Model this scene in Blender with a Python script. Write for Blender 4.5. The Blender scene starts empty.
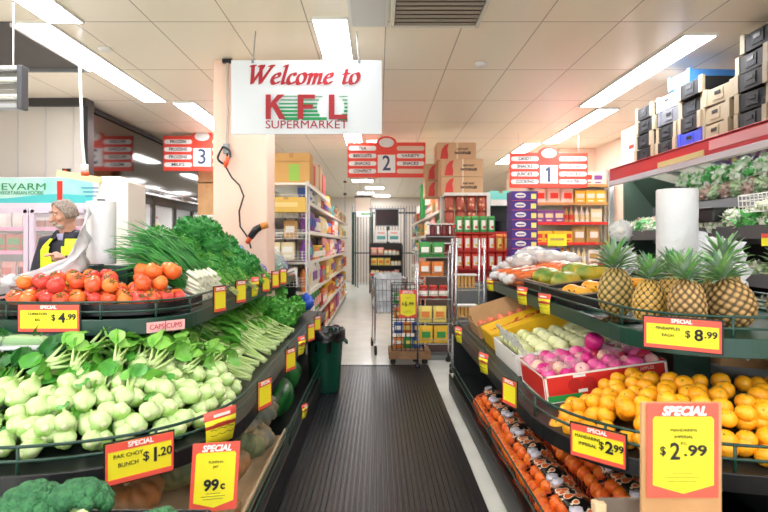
import bpy, bmesh, math, random
from mathutils import Vector, Matrix, Euler
random.seed(7)
R = random.random
U = random.uniform
PI = math.pi
SC = bpy.context.scene
COL = SC.collection

# ---------------------------------------------------------------- camera, world, exposure
F = 550.0
CH = 1.45
cam_d = bpy.data.cameras.new('camera')
cam = bpy.data.objects.new('camera', cam_d)
COL.objects.link(cam)
cam.location = (0, 0, CH)
cam.rotation_euler = (PI/2, 0, 0)
cam_d.sensor_width = 36
cam_d.lens = 36*F/768
cam_d.shift_x = 6/768
cam_d.shift_y = -13/768
cam_d.clip_end = 100
cam_d.dof.use_dof = True
cam_d.dof.focus_distance = 3.2
cam_d.dof.aperture_fstop = 3.4
SC.camera = cam
SC.view_settings.view_transform = 'Standard'
SC.view_settings.look = 'None'
SC.view_settings.exposure = 1.04
SC.view_settings.gamma = 1
SC.view_settings.use_curve_mapping = False
w = bpy.data.worlds.new('world')
SC.world = w
w.use_nodes = True
w.node_tree.nodes['Background'].inputs[0].default_value = (.93, .97, 1.0, 1)
w.node_tree.nodes['Background'].inputs[1].default_value = 1.3
LIGHT = 15.0

# ---------------------------------------------------------------- helpers
def lin(h):
    h = h.lstrip('#')
    o = []
    for i in (0, 2, 4):
        c = int(h[i:i+2], 16)/255
        o.append(c/12.92 if c <= .04045 else ((c+.055)/1.055)**2.4)
    return (*o, 1)

MC = {}
def M(name, col, rough=.5, metal=0., n=None, bump=0., bscale=40, emit=0, alpha=1., trans=0., vor=None, obj=False, coat=0., wave=None, sheen=0):
    """n=(hex, scale[, detail]) a second colour mixed by noise; vor=(hex, scale, threshold[, ringhex]) spots; wave=(hex, scale, axis, distort)"""
    if name in MC: return MC[name]
    m = bpy.data.materials.new(name); MC[name] = m
    m.use_nodes = True
    nt = m.node_tree; N = nt.nodes; L = nt.links
    b = N['Principled BSDF']
    b.inputs['Base Color'].default_value = lin(col)
    b.inputs['Roughness'].default_value = rough
    b.inputs['Metallic'].default_value = metal
    b.inputs['Alpha'].default_value = alpha
    b.inputs['Transmission Weight'].default_value = trans
    b.inputs['Coat Weight'].default_value = coat
    m.diffuse_color = lin(col)
    if emit:
        b.inputs['Emission Color'].default_value = lin(col)
        b.inputs['Emission Strength'].default_value = emit
    tc = N.new('ShaderNodeTexCoord')
    cur = None
    def mix(a, bcol, fac):
        mx = N.new('ShaderNodeMix'); mx.data_type = 'RGBA'
        if a is None: mx.inputs[6].default_value = lin(col)
        else: L.new(a, mx.inputs[6])
        mx.inputs[7].default_value = lin(bcol)
        L.new(fac, mx.inputs[0])
        return mx.outputs[2]
    if n:
        t = N.new('ShaderNodeTexNoise'); t.inputs['Scale'].default_value = n[1]
        t.inputs['Detail'].default_value = n[2] if len(n) > 2 else 3
        L.new(tc.outputs['Object'], t.inputs['Vector'])
        r = N.new('ShaderNodeValToRGB'); r.color_ramp.elements[0].position = .38; r.color_ramp.elements[1].position = .62
        L.new(t.outputs['Fac'], r.inputs[0])
        cur = mix(cur, n[0], r.outputs[0])
    if wave:
        t = N.new('ShaderNodeTexWave'); t.inputs['Scale'].default_value = wave[1]; t.bands_direction = wave[2]
        t.inputs['Distortion'].default_value = wave[3]
        L.new(tc.outputs['Object'], t.inputs['Vector'])
        r = N.new('ShaderNodeValToRGB'); r.color_ramp.elements[0].position = .4; r.color_ramp.elements[1].position = .6
        L.new(t.outputs['Fac'], r.inputs[0])
        cur = mix(cur, wave[0], r.outputs[0])
    if vor:
        t = N.new('ShaderNodeTexVoronoi'); t.inputs['Scale'].default_value = vor[1]
        L.new(tc.outputs['Object'], t.inputs['Vector'])
        if len(vor) > 3:
            lt = N.new('ShaderNodeMath'); lt.operation = 'LESS_THAN'; lt.inputs[1].default_value = vor[2]
            L.new(t.outputs['Distance'], lt.inputs[0])
            cur = mix(cur, vor[3], lt.outputs[0])
        lt = N.new('ShaderNodeMath'); lt.operation = 'LESS_THAN'; lt.inputs[1].default_value = vor[2]*(.75 if len(vor) > 3 else 1)
        L.new(t.outputs['Distance'], lt.inputs[0])
        cur = mix(cur, vor[0], lt.outputs[0])
    if cur is not None: L.new(cur, b.inputs['Base Color'])
    if bump:
        t = N.new('ShaderNodeTexNoise'); t.inputs['Scale'].default_value = bscale
        L.new(tc.outputs['Object'], t.inputs['Vector'])
        bp = N.new('ShaderNodeBump'); bp.inputs['Strength'].default_value = bump; bp.inputs['Distance'].default_value = .01
        L.new(t.outputs['Fac'], bp.inputs['Height']); L.new(bp.outputs[0], b.inputs['Normal'])
    return m

class MB:
    def __init__(s):
        s.v = []; s.f = []; s.mi = []; s.mats = []
    def m(s, mat):
        if mat not in s.mats: s.mats.append(mat)
        return s.mats.index(mat)
    def add(s, vs, fs, mat, T=None):
        o = len(s.v); k = s.m(mat)
        if T is not None: vs = [T @ Vector(v) for v in vs]
        s.v += [tuple(v) for v in vs]
        s.f += [tuple(i+o for i in f) for f in fs]
        s.mi += [k]*len(fs)
        return s
    def box(s, c, d, mat, rot=(0,0,0), T=None, taper=1.):
        x, y, z = d[0]/2, d[1]/2, d[2]/2
        vs = []
        for k in (-1, 1):
            t = taper if k < 0 else 1
            for (a, b) in ((-1,-1),(1,-1),(1,1),(-1,1)): vs.append((a*x*t, b*y*t, k*z))
        TT = Matrix.Translation(c) @ Euler(rot).to_matrix().to_4x4()
        if T is not None: TT = T @ TT
        return s.add(vs, [(3,2,1,0),(4,5,6,7),(0,1,5,4),(1,2,6,5),(2,3,7,6),(3,0,4,7)], mat, TT)
    def tube(s, pts, r, mat, n=6, closed=False, T=None, cap=True):
        pts = [Vector(p) for p in pts]; k = len(pts)
        rr = r if isinstance(r, (list, tuple)) else [r]*k
        vs = []; fs = []
        up = Vector((0,0,1)); prev = None
        for i, p in enumerate(pts):
            a = pts[(i-1) % k] if (closed or i > 0) else p
            b = pts[(i+1) % k] if (closed or i < k-1) else p
            d = (b-a)
            if d.length < 1e-9: d = Vector((0,0,1))
            d.normalize()
            if prev is None:
                q = d.cross(up)
                if q.length < .05: q = d.cross(Vector((1,0,0)))
            else:
                q = prev - d*prev.dot(d)
                if q.length < 1e-6: q = d.cross(up)
            q.normalize(); prev = q; t = d.cross(q)
            for j in range(n):
                an = 2*PI*j/n
                vs.append(p + (q*math.cos(an) + t*math.sin(an))*rr[i])
        for i in range(k if closed else k-1):
            i2 = (i+1) % k
            for j in range(n):
                j2 = (j+1) % n
                fs.append((i*n+j, i*n+j2, i2*n+j2, i2*n+j))
        if not closed and cap:
            fs.append(tuple(range(n))[::-1]); fs.append(tuple((k-1)*n+j for j in range(n)))
        return s.add(vs, fs, mat, T)
    def lathe(s, prof, mat, n=16, T=None, lobes=0, amp=0, capb=True, capt=True, sx=1, sy=1):
        vs = []; fs = []
        for (r, z) in prof:
            for j in range(n):
                an = 2*PI*j/n
                q = r*(1 - amp*abs(math.sin(lobes*an/2))**3 if False else 1 + amp*(abs(math.cos(lobes*an/2))-1)) if lobes else r
                vs.append((q*math.cos(an)*sx, q*math.sin(an)*sy, z))
        k = len(prof)
        for i in range(k-1):
            for j in range(n):
                j2 = (j+1) % n
                fs.append((i*n+j, i*n+j2, (i+1)*n+j2, (i+1)*n+j))
        if capb: fs.append(tuple(range(n))[::-1])
        if capt: fs.append(tuple((k-1)*n+j for j in range(n)))
        return s.add(vs, fs, mat, T)
    def ball(s, c, r, mat, n=12, k=8, fn=None, T=None):
        if not isinstance(r, (tuple, list)): r = (r, r, r)
        vs = [(0,0,-1)]; fs = []
        for i in range(1, k):
            a = -PI/2 + PI*i/k
            for j in range(n):
                b = 2*PI*j/n
                vs.append((math.cos(a)*math.cos(b), math.cos(a)*math.sin(b), math.sin(a)))
        vs.append((0,0,1))
        for j in range(n):
            fs.append((0, 1+(j+1)%n, 1+j))
            fs.append((len(vs)-1, 1+(k-2)*n+j, 1+(k-2)*n+(j+1)%n))
        for i in range(k-2):
            for j in range(n):
                fs.append((1+i*n+j, 1+i*n+(j+1)%n, 1+(i+1)*n+(j+1)%n, 1+(i+1)*n+j))
        out = []
        for v in vs:
            q = fn(Vector(v)) if fn else 1.
            out.append((v[0]*r[0]*q, v[1]*r[1]*q, v[2]*r[2]*q))
        TT = Matrix.Translation(c)
        if T is not None: TT = T @ TT
        return s.add(out, fs, mat, TT)
    def sheet(s, rows, mat, T=None, thick=0):
        """rows: list of equal-length point lists"""
        n = len(rows[0]); vs = [p for r in rows for p in r]; fs = []
        for i in range(len(rows)-1):
            for j in range(n-1):
                fs.append((i*n+j, i*n+j+1, (i+1)*n+j+1, (i+1)*n+j))
        return s.add(vs, fs, mat, T)
    def prism(s, poly, h, mat, T=None):
        n = len(poly)
        vs = [(p[0], p[1], 0) for p in poly] + [(p[0], p[1], h) for p in poly]
        fs = [tuple(range(n))[::-1], tuple(range(n, 2*n))] + [(i, (i+1)%n, n+(i+1)%n, n+i) for i in range(n)]
        return s.add(vs, fs, mat, T)
    def build(s, name, parent=None, smooth=False, loc=None, bevel=0, solid=0, sub=0, rot=None):
        me = bpy.data.meshes.new(name)
        me.from_pydata(s.v, [], s.f)
        for m_ in s.mats: me.materials.append(m_)
        me.polygons.foreach_set('material_index', s.mi)
        if smooth: me.polygons.foreach_set('use_smooth', [True]*len(s.f))
        me.update()
        o = bpy.data.objects.new(name, me); COL.objects.link(o)
        if parent: o.parent = parent
        if loc is not None: o.location = loc
        if rot is not None: o.rotation_euler = rot
        if solid:
            q = o.modifiers.new('thickness', 'SOLIDIFY'); q.thickness = solid; q.offset = 0
        if bevel:
            q = o.modifiers.new('edges', 'BEVEL'); q.width = bevel; q.segments = 2; q.limit_method = 'ANGLE'
        if sub:
            q = o.modifiers.new('smooth', 'SUBSURF'); q.levels = sub; q.render_levels = sub
        return o

def tag(o, label, cat, group=None, kind=None):
    o['label'] = label; o['category'] = cat
    if group: o['group'] = group
    if kind: o['kind'] = kind
    return o
def struct(o): o['kind'] = 'structure'; return o
def thing(name, label, cat, loc=(0,0,0), rot=(0,0,0), group=None, scale=None):
    o = bpy.data.objects.new(name, None); COL.objects.link(o)
    o.empty_display_size = .05
    o.location = loc
    o.rotation_euler = rot if isinstance(rot, (tuple, list, Euler)) else (0,0,rot)
    if scale: o.scale = scale if isinstance(scale, (tuple, list)) else (scale,)*3
    return tag(o, label, cat, group)
def dup(root, loc=None, rot=None, scale=None, label=None, group=None, cat=None):
    r = root.copy(); COL.objects.link(r)
    if loc is not None: r.location = loc
    if rot is not None: r.rotation_euler = rot if isinstance(rot, (tuple, list, Euler)) else (0,0,rot)
    if scale is not None: r.scale = scale if isinstance(scale, (tuple, list)) else (scale,)*3
    if label: r['label'] = label
    if group: r['group'] = group
    if cat: r['category'] = cat
    for ch in root.children:
        c = ch.copy(); COL.objects.link(c); c.parent = r
        for g in ch.children:
            d = g.copy(); COL.objects.link(d); d.parent = c
    return r
class Maker:
    """first call uses the built prototype itself, later calls copy it"""
    def __init__(s, root): s.root = root; s.used = False
    def __call__(s, loc, rot=(0,0,0), scale=None, label=None, group=None, cat=None):
        if s.used: return dup(s.root, loc, rot, scale, label, group, cat)
        s.used = True; r = s.root
        r.location = loc; r.rotation_euler = rot if isinstance(rot, (tuple, list, Euler)) else (0,0,rot)
        if scale is not None: r.scale = scale if isinstance(scale, (tuple, list)) else (scale,)*3
        if label: r['label'] = label
        if group: r['group'] = group
        if cat: r['category'] = cat
        return r

def WX(px, Y): return (px-378)*Y/F
def WZ(py, Y): return CH + (243-py)*Y/F

def text(s, size, mat, parent=None, loc=(0,0,0), shear=0, bold=0, align='CENTER', name='lettering', width=None, upright=True, mirror=False, spacing=1., rz=0):
    c = bpy.data.curves.new('lettering', 'FONT')
    c.body = s; c.size = size; c.shear = shear; c.offset = bold; c.extrude = .0008; c.align_x = align; c.align_y = 'CENTER'
    c.space_character = spacing; c.resolution_u = 3
    t = bpy.data.objects.new('lettering', c); COL.objects.link(t)
    bpy.context.view_layer.update()
    me = bpy.data.meshes.new_from_object(t.evaluated_get(bpy.context.evaluated_depsgraph_get()))
    COL.objects.unlink(t); bpy.data.objects.remove(t)
    if width:
        xs = [v.co.x for v in me.vertices]
        if xs:
            k = width/(max(xs)-min(xs)); 
            for v in me.vertices: v.co.x *= k
    me.transform(Matrix.Rotation(rz, 4, 'Z'))
    if upright: me.transform(Matrix.Rotation(PI/2, 4, 'X'))
    me.materials.clear(); me.materials.append(mat)
    o = bpy.data.objects.new(name, me); COL.objects.link(o)
    o.parent = parent; o.location = loc
    return o

# common materials
WHITE = M('white_paint', '#e4e2dc', .45)
PAPER = M('white_paper', '#f7f6f3', .6)
BLACK = M('black_plastic', '#17181a', .4)
INK = M('black_ink', '#1c1c22', .7)
DGREEN = M('dark_green_enamel', '#173f33', .35)
SHELFG = M('dark_shelf_metal', '#1d2222', .35)
CHROME = M('chrome_wire', '#c4c6c8', .25, metal=.9)
GREYM = M('grey_metal', '#8d9192', .4, metal=.5)
TAGY = M('tag_yellow', '#f5ea2a', .5)
TAGR = M('tag_red', '#ee5a49', .5)
CARD = M('cardboard', '#c39a6b', .8, n=('#b88f61', 6))
CARDL = M('pale_cardboard', '#dcc19a', .8, n=('#d2b58d', 6))
PLW = M('thin_white_plastic', '#dddfe2', .3, bump=.5, bscale=20)
SHELFW = M('cream_shelf_metal', '#e6e2d6', .4)
PINK = M('pink_card', '#f2b7bb', .6)
# ---------------------------------------------------------------- structure
CZ = 3.15
YB = 20.5
def wallbox(name, lo, hi, mat):
    b = MB(); b.box([(lo[i]+hi[i])/2 for i in range(3)], [hi[i]-lo[i] for i in range(3)], mat)
    return struct(b.build(name))
FLOORM = M('vinyl_floor', '#e4e5dd', .22, n=('#dadcd3', 3, 5))
wallbox('floor', (-6, -3, -.1), (4.6, YB+.5, 0), FLOORM)

# ceiling with tile seams
m = M('ceiling_tile', '#ece2d2', .28); nt = m.node_tree; N = nt.nodes; L = nt.links
tc = N.new('ShaderNodeTexCoord'); sx = N.new('ShaderNodeSeparateXYZ'); L.new(tc.outputs['Object'], sx.inputs[0])
def seam(out, off, per, wdt):
    a = N.new('ShaderNodeMath'); a.operation = 'SUBTRACT'; a.inputs[1].default_value = off; L.new(out, a.inputs[0])
    b_ = N.new('ShaderNodeMath'); b_.operation = 'FLOORED_MODULO'; b_.inputs[1].default_value = per; L.new(a.outputs[0], b_.inputs[0])
    c_ = N.new('ShaderNodeMath'); c_.operation = 'LESS_THAN'; c_.inputs[1].default_value = wdt; L.new(b_.outputs[0], c_.inputs[0])
    return c_.outputs[0]
s1 = seam(sx.outputs[0], .055, .60, .009); s2 = seam(sx.outputs[1], 4.22, 1.17, .012)
mx = N.new('ShaderNodeMath'); mx.operation = 'MAXIMUM'; L.new(s1, mx.inputs[0]); L.new(s2, mx.inputs[1])
cm = N.new('ShaderNodeMix'); cm.data_type = 'RGBA'; cm.inputs[6].default_value = lin('#fbf1dc'); cm.inputs[7].default_value = lin('#a89c8a')
L.new(mx.outputs[0], cm.inputs[0]); L.new(cm.outputs[2], N['Principled BSDF'].inputs['Base Color'])
wallbox('ceiling', (-6, -3, CZ), (4.6, YB+.5, CZ+.1), m)
WALLM = M('pink_wall', '#efd9c6', .6)
DARKW = M('dark_wall', '#3a3a3a', .5)
wallbox('wall_right', (3.9, -3, 0), (4.0, YB, CZ), WALLM)
wallbox('wall_left', (-5.9, -3, 0), (-5.8, 6.5, CZ), WALLM)
wallbox('wall_far', (-6, YB, 0), (4.6, YB+.1, CZ), M('far_wall', '#e4dccf', .6))
# far right corner wall behind aisle one
wallbox('wall_corner', (3.05, 13.0, 0), (3.9, 13.1, CZ), WALLM)
# white cold-room panels
b = MB()
CR = M('coldroom_panel', '#cbc6bc', .35)
b.box((-4.65, 6.56, CZ/2), (2.4, .1, CZ), CR)
for k in range(7):
    b.box((-3.6-.33*k, 6.505, CZ/2), (.012, .012, CZ), M('panel_joint', '#bdbcba', .5))
struct(b.build('wall_coldroom'))
wallbox('trim_1', (-3.47, 6.48, 0), (-3.42, 6.62, CZ), M('trim_black', '#1c1d20', .4))
wallbox('trim_2', (-5.8, 6.44, 3.06), (-3.42, 6.5, 3.15), M('trim_dark', '#33312f', .5))
# mirrored wall above the fridges and wall behind
MIR = M('smoky_mirror', '#6f6c6a', .08, metal=1.)
wallbox('wall_mirror', (-3.62, 6.62, 2.12), (-3.55, 15.5, CZ-.02), MIR)
wallbox('wall_aisle', (-3.72, 6.62, 0), (-3.62, YB, CZ), DARKW)
b = MB(); b.tube([(-3.53, 6.62, CZ-.05), (-3.53, 15.5, CZ-.05)], .03, M('trim_black', '#1c1d20', .4), n=4)
struct(b.build('trim_3'))
# dark recessed panel in the ceiling at the left
b = MB(); DR = M('recess_dark', '#4f4b48', .5)
b.box((-4.25, 4.78, CZ-.006), (2.9, 1.12, .01), DR)
b.box((-4.25, 5.34, CZ-.02), (2.9, .03, .04), GREYM)
b.box((-2.81, 4.78, CZ-.02), (.03, 1.12, .04), WHITE)
struct(b.build('trim_4'))
# column
b = MB()
b.box((-1.28, 5.3, CZ/2), (.50, .4, CZ), M('column_paint', '#f3d3bf', .5, n=('#efccb6', 2)))
struct(b.build('wall_column', bevel=.012))
b = MB(); b.tube([(-1.39, 5.08, CZ), (-1.39, 5.08, 2.62), (-1.4, 5.08, 2.3)], .012, M('conduit', '#b3a79d', .5))
b.box((-1.39, 5.08, CZ-.02), (.09, .04, .035), BLACK)
b.box((-1.40, 5.075, 2.32), (.05, .04, .09), GREYM)
tag(b.build('conduit', bevel=.002), 'thin grey cable conduit running down the pink column', 'conduit')
t = thing('power_cord', 'black power cord hanging from the socket on the pink column with orange plugs', 'cord', (-1.36, 5.06, 2.0))
b = MB()
pts = []
for k in range(40):
    a = k/39*2*PI*2
    pts.append((.05*math.cos(a)-.05+.012*math.sin(k), -.02-.01*math.sin(k*1.7), .25+.08*math.sin(a)))
b.tube(pts, .008, BLACK)
b.tube([(-.02, -.02, .27), (-.03, -.02, .14), (.02, -.02, .05), (.09, -.02, -.02), (.13, -.02, -.12), (.09, -.03, -.26), (.10, -.03, -.40), (.17, -.03, -.50), (.2, -.03, -.6)], .008, BLACK)
b.build('cable', t, smooth=True)
ORG = M('orange_plug', '#e2592a', .4)
b = MB(); b.tube([(-.01, -.03, .24), (-.03, -.03, .18), (-.035, -.03, .14)], [.018, .024, .012], ORG, n=8); b.build('plug', t, True)
b = MB(); b.tube([(.17, -.06, -.55), (.2, -.07, -.5)], [.02, .026], ORG, n=8)
b.tube([(.2, -.07, -.5), (.25, -.07, -.43), (.3, -.07, -.4)], [.03, .034, .028], BLACK, n=8)
b.tube([(.3, -.07, -.4), (.36, -.07, -.385)], [.03, .03], M('plug_orange_end', '#d98a3a', .4), n=8); b.build('plug', t, True)

# ---------------------------------------------------------------- ceiling lights
DIFF = M('light_diffuser', '#fdfcff', .4, emit=LIGHT)
def light_unit(L_, W_):
    t = thing('ceiling_light', 'x', 'ceiling light')
    b = MB(); h = .02
    for sgn in (-1, 1):
        b.box((sgn*(W_/2), 0, -h/2), (.014, L_, h), WHITE)
        b.box((0, sgn*L_/2, -h/2), (W_, .014, h), WHITE)
    b.build('frame', t)
    b = MB(); b.box((0, 0, -.010), (W_-.02, L_-.02, .012), DIFF); b.build('diffuser', t)
    return t
LU = Maker(light_unit(1.165, .27))
LQ = Maker(light_unit(.6, .55))
rowsL = [(-2.39, 3.63, 'leftmost row, its near end above the cold case'), (-2.655, 4.80, 'left row, nearest of the two joined tubes beside the dark recess'), (-2.655, 5.97, 'left row, second after the dark recess'),
         (-2.34, 7.2, 'left row, stepped toward the aisle past the smoke alarm'), (-2.34, 8.4, 'left row, farther one partly behind the column')]
for x, y, l in rowsL: LU((x, y, CZ), label='flush white ceiling light, '+l, group='ceiling lights')
for i, (x, y, l) in enumerate([(-.365, 4.72, 'centre of the room just behind the welcome sign top'), (2.62, 5.04, 'right row, nearest, above the crates'), (2.62, 6.21, 'right row, second from the crates'),
         (2.90, 7.5, 'right row, third, stepped outward'), (2.90, 8.7, 'right row, fourth, stepped outward'), (2.62, 9.9, 'right row, beside the aisle one sign'), (2.62, 11.1, 'right row, farthest'),
         (-.4, 8.95, 'just above the left half of the aisle two sign'), (-.05, 9.6, 'above the oval of the aisle two sign'), (1.4, 12.6, 'far back between aisles one and two')]):
    LU((x, y, CZ), label='flush white ceiling light, '+l, group='ceiling lights')
for i, (x, y, l) in enumerate([(-.42, 14.9, 'nearest under the aisle two sign'), (-.1, 16.8, 'second under the aisle two sign'), (-.42, 18.6, 'third under the aisle two sign'), (.15, 19.6, 'farthest, over the barred gate')]):
    LQ((x, y, CZ), label='square ceiling light, '+l, group='ceiling lights')
# unseen lights added for brightness, behind the camera and over the far aisles
for x, y in [(-.36, 1.2), (-2.5, .6), (2.62, .6), (-.36, -1.3), (1.2, -1.3), (-1.9, -1.3), (-2.4, 11.0), (-2.4, 14), (-4.6, 3.2)]:
    LU((x, y, CZ), label='unseen ceiling light added to brighten the shop', group='ceiling lights')
# air vent
t = thing('ceiling_vent', 'long slatted ceiling air vent with dark gaps', 'air vent', (.44, 3.95, CZ))
b = MB(); b.box((0, 0, -.004), (.66, .66, .006), M('vent_dark', '#3c352e', .6)); b.build('backing', t)
b = MB()
for k in range(9): b.box((0, -.29+.0725*k, -.012), (.62, .022, .02), M('vent_slat', '#8a7a68', .4), rot=(.5, 0, 0))
b.build('slats', t)
b = MB()
for sgn in (-1, 1):
    b.box((sgn*.33, 0, -.012), (.03, .69, .022), SHELFW); b.box((0, sgn*.33, -.012), (.69, .03, .022), SHELFW)
b.build('frame', t, bevel=.003)
b = MB(); b.box((0,0,-.012), (.29, 1.0, .02), M('panel_white', '#e9e8e4', .5)); b.box((0,0,-.024), (.25, .96, .008), M('panel_grey', '#d4d4d2', .4))
tag(b.build('access_panel', loc=(-.07, 3.77, CZ)), 'unlit pale grey ceiling panel left of the air vent', 'ceiling panel')
t = thing('smoke_detector', 'round white smoke alarm on the ceiling left of the welcome sign', 'smoke alarm', (WX(105, 4.79), 4.79, CZ))
b = MB(); b.lathe([(.055, 0), (.055, -.015), (.045, -.03), (.02, -.036)], WHITE, 20); b.build('body', t, True)
b = MB(); b.lathe([(.047, -.018), (.048, -.022), (.047, -.026)], M('vent_ring', '#a8a49b', .6), 20); b.build('vent_ring', t)
t2 = dup(t, (WX(481, 5.2), 5.2, CZ), label='round white smoke alarm on the ceiling between air vent and aisle one sign')

# hanging lamp fixture at upper left
t = thing('insect_lamp', 'grey hanging insect lamp box with tubes behind a grille, upper left', 'insect lamp', (-2.62, 3.8, 2.52))
b = MB(); GF = M('grey_fixture', '#b4b7bc', .35, metal=.3)
b.box((-.25, 0, .13), (.8, .09, .03), GF); b.box((-.25, 0, -.13), (.8, .09, .03), GF)
b.box((.165, 0, 0), (.035, .075, .30), M('lamp_endcap', '#4d4f55', .4)); b.box((-.25, .04, 0), (.8, .01, .24), M('lamp_back', '#8f8c84', .4)); b.build('housing', t, bevel=.006)
for z in (-.06, .06):
    b = MB(); b.tube([(-.64, 0, z), (.14, 0, z)], .02, M('tube_glass', '#f3f1e6', .3), n=8); b.build('lamp_tube', t, True)
b = MB()
for k in range(6): b.tube([(-.64, -.045, -.11+.044*k), (.14, -.045, -.11+.044*k)], .003, CHROME, n=4)
b.build('grille', t)
for x in (.1, -.6):
    b = MB(); b.tube([(x, 0, .14), (x, 0, CZ-2.56)], .005, WHITE, n=4); b.build('hanger', t)
# hanging white lead
t = thing('hanging_lead', 'white electrical lead hanging from the ceiling with an orange socket, left', 'cord', (WX(80, 4.9), 4.9, CZ))
b = MB(); b.tube([(0, 0, 0), (0, 0, -.2), (.01, 0, -.45), (.02, 0, -.8), (.04, 0, -1.0), (.035, 0, -1.02)], .012, M('white_cable', '#eeeeec', .5)); b.build('cable', t, True)
b = MB(); b.tube([(.04, 0, -1.0), (.045, 0, -1.07)], .032, WHITE, n=8); b.tube([(.045, 0, -1.07), (.045, 0, -1.1)], .035, ORG, n=8); b.build('socket', t, True)

# ---------------------------------------------------------------- signs
RED = M('sign_red', '#a81724', .5)
GRN = M('sign_green', '#119653', .5)
t = thing('hanging_sign', 'white hanging welcome sign with red script and green striped supermarket letters', 'sign', (WX(306.5, 4.4), 4.4, WZ(97, 4.4)))
SW, SH = 151*4.4/F, 74*4.4/F
b = MB(); b.box((0, .012, 0), (SW, .018, SH), M('sign_white', '#dfe5ea', .35)); b.build('board', t, bevel=.002)
for x in (-.43, .42):
    b = MB(); b.tube([(x, .012, SH/2-.02), (x+.02*(1 if x<0 else -1), .012, CZ-t.location.z)], .005, GREYM, n=5); b.box((x, .0, SH/2-.01), (.02, .012, .03), GREYM); b.build('hanger', t)
px1 = 4.4/F   # one pixel at this distance
NC = [0]
def nib(b, paths, T, w=.034, ang=.30, mat=RED):
    d = Vector((math.cos(ang), math.sin(ang)))*w/2
    for P in paths:
        # smooth polyline by Catmull-Rom
        Q = []
        n = len(P)
        for i in range(n-1):
            p0 = Vector(P[max(i-1,0)]); p1 = Vector(P[i]); p2 = Vector(P[i+1]); p3 = Vector(P[min(i+2,n-1)])
            for k in range(6):
                s = k/6
                Q.append(.5*((2*p1)+(p2-p0)*s+(2*p0-5*p1+4*p2-p3)*s*s+(3*p1-p0-p2*1+p3*0+(-2*p1+2*p2)*0 + (-3*p2+3*p1)*0 if False else (-p0+3*p1-3*p2+p3))*s*s*s))
        Q.append(Vector(P[-1]))
        sh = .22
        e = Vector((.004, .010))/2
        Q = [Vector((q.x + sh*q.y, q.y)) for q in Q]
        for i in range(len(Q)-1):
            pts = sorted({(round(a.x, 5), round(a.y, 5)) for q in (Q[i], Q[i+1]) for a in (q-d-e, q+d-e, q+d+e, q-d+e)})
            def half(P_):
                h = []
                for p_ in P_:
                    while len(h) > 1 and (h[-1][0]-h[-2][0])*(p_[1]-h[-2][1])-(h[-1][1]-h[-2][1])*(p_[0]-h[-2][0]) <= 0: h.pop()
                    h.append(p_)
                return h[:-1]
            hull = half(pts) + half(pts[::-1])
            NC[0] += 1
            b.add([(x_, -.0015-NC[0]*.00001, y_) for x_, y_ in hull], [tuple(range(len(hull)))], mat, T)
# unit glyphs: x height 1, ascender 1.75
G = {
 'W': ([[(-.05,1.7),(.25,1.7)],[(.1,1.7),(.32,0.05)],[(.32,.05),(.95,1.6)],[(.75,1.7),(.98,.05)],[(.98,.05),(1.62,1.6)],[(1.45,1.7),(1.75,1.7)],[(.62,1.7),(.95,1.7)]], 1.75),
 'e': ([[(.12,.5),(.55,.62),(.66,.85),(.5,1.0),(.25,.8),(.12,.45),(.25,.08),(.5,.02),(.72,.2)]], .82),
 'l': ([[(.1,1.65),(.28,1.7),(.24,1.0),(.2,.2),(.3,.02),(.45,.12)]], .48),
 'c': ([[(.62,.8),(.55,.98),(.3,.9),(.12,.5),(.22,.08),(.48,.02),(.68,.2)]], .76),
 'o': ([[(.45,1.0),(.2,.85),(.1,.45),(.22,.05),(.5,.02),(.7,.3),(.72,.7),(.58,.97),(.45,1.0)]], .92),
 'm': ([[(.0,.85),(.15,.98),(.2,.8),(.15,.0)],[(.17,.5),(.4,.9),(.58,.95),(.6,.6),(.56,.0)],[(.6,.5),(.82,.9),(1.0,.95),(1.02,.5),(.98,.12),(1.08,.02),(1.2,.12)]], 1.28),
 't': ([[(.2,1.35),(.2,.8),(.17,.2),(.28,.02),(.46,.14)],[(.02,.93),(.45,.95)]], .56),
}
x = 0; u = 12.4*px1
total = sum(G[c][1] for c in 'Welcome') + .75 + G['t'][1] + G['o'][1]
k = 115*px1/(total+.25)
for word in ('Welcome', 'to'):
    b = MB()
    for ch in word:
        paths, adv = G[ch]
        T = Matrix.Translation(((248-306.5)*px1, -.0, (97-84)*px1))
        sc = [[(q[0]*k+x*k, q[1]*u*.86) for q in P] for P in paths]
        nib(b, sc, T, w=.028)
        x += adv
    b.build('script_word', t); x += .72
for region in range(3):
    b = MB()
    for i in range(7):
        yy = 96.2 + i*3.75; th = .7 + i*.38
        cx_, rr = 331, 13.5
        h_ = math.sqrt(max(0, rr*rr-(yy-107)**2))
        if region == 0: xa, xb = 278+abs(yy-106)*.42, 299
        elif region == 1: xa, xb = 302, cx_-h_-.5+(3 if i == 6 else 0)
        else: xa, xb = max(cx_+h_, 334), 347.5
        if xb > xa: b.box(((xa+xb)/2*px1-306.5*px1, -.0002*region, (97-yy)*px1), ((xb-xa)*px1, .004, th*px1), GRN)
    b.build('green_stripe_block', t)
def q(b, x0, ya, x1, yb):
    NC[0] += 1
    b.box((((x0+x1)/2-306.5)*px1, -.004-NC[0]*.00002, (97-(ya+yb)/2)*px1), ((x1-x0)*px1, .006, (yb-ya)*px1), RED)
b = MB(); q(b, 266, 95, 271, 119.5)
for poly in ([(270, 109.5), (270, 104.5), (278, 95), (284.5, 95)], [(272.5, 107), (275.5, 102), (286, 119.5), (279.5, 119.5)]):
    pp = [((p[0]-306.5)*px1, -(p[1]-97)*px1) for p in poly]
    NC[0] += 1; b.prism(pp, .004, RED, T=Matrix.Translation((0, -.003-NC[0]*.00002, 0)) @ Matrix.Rotation(PI/2, 4, 'X'))
b.build('red_initial', t)
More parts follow.
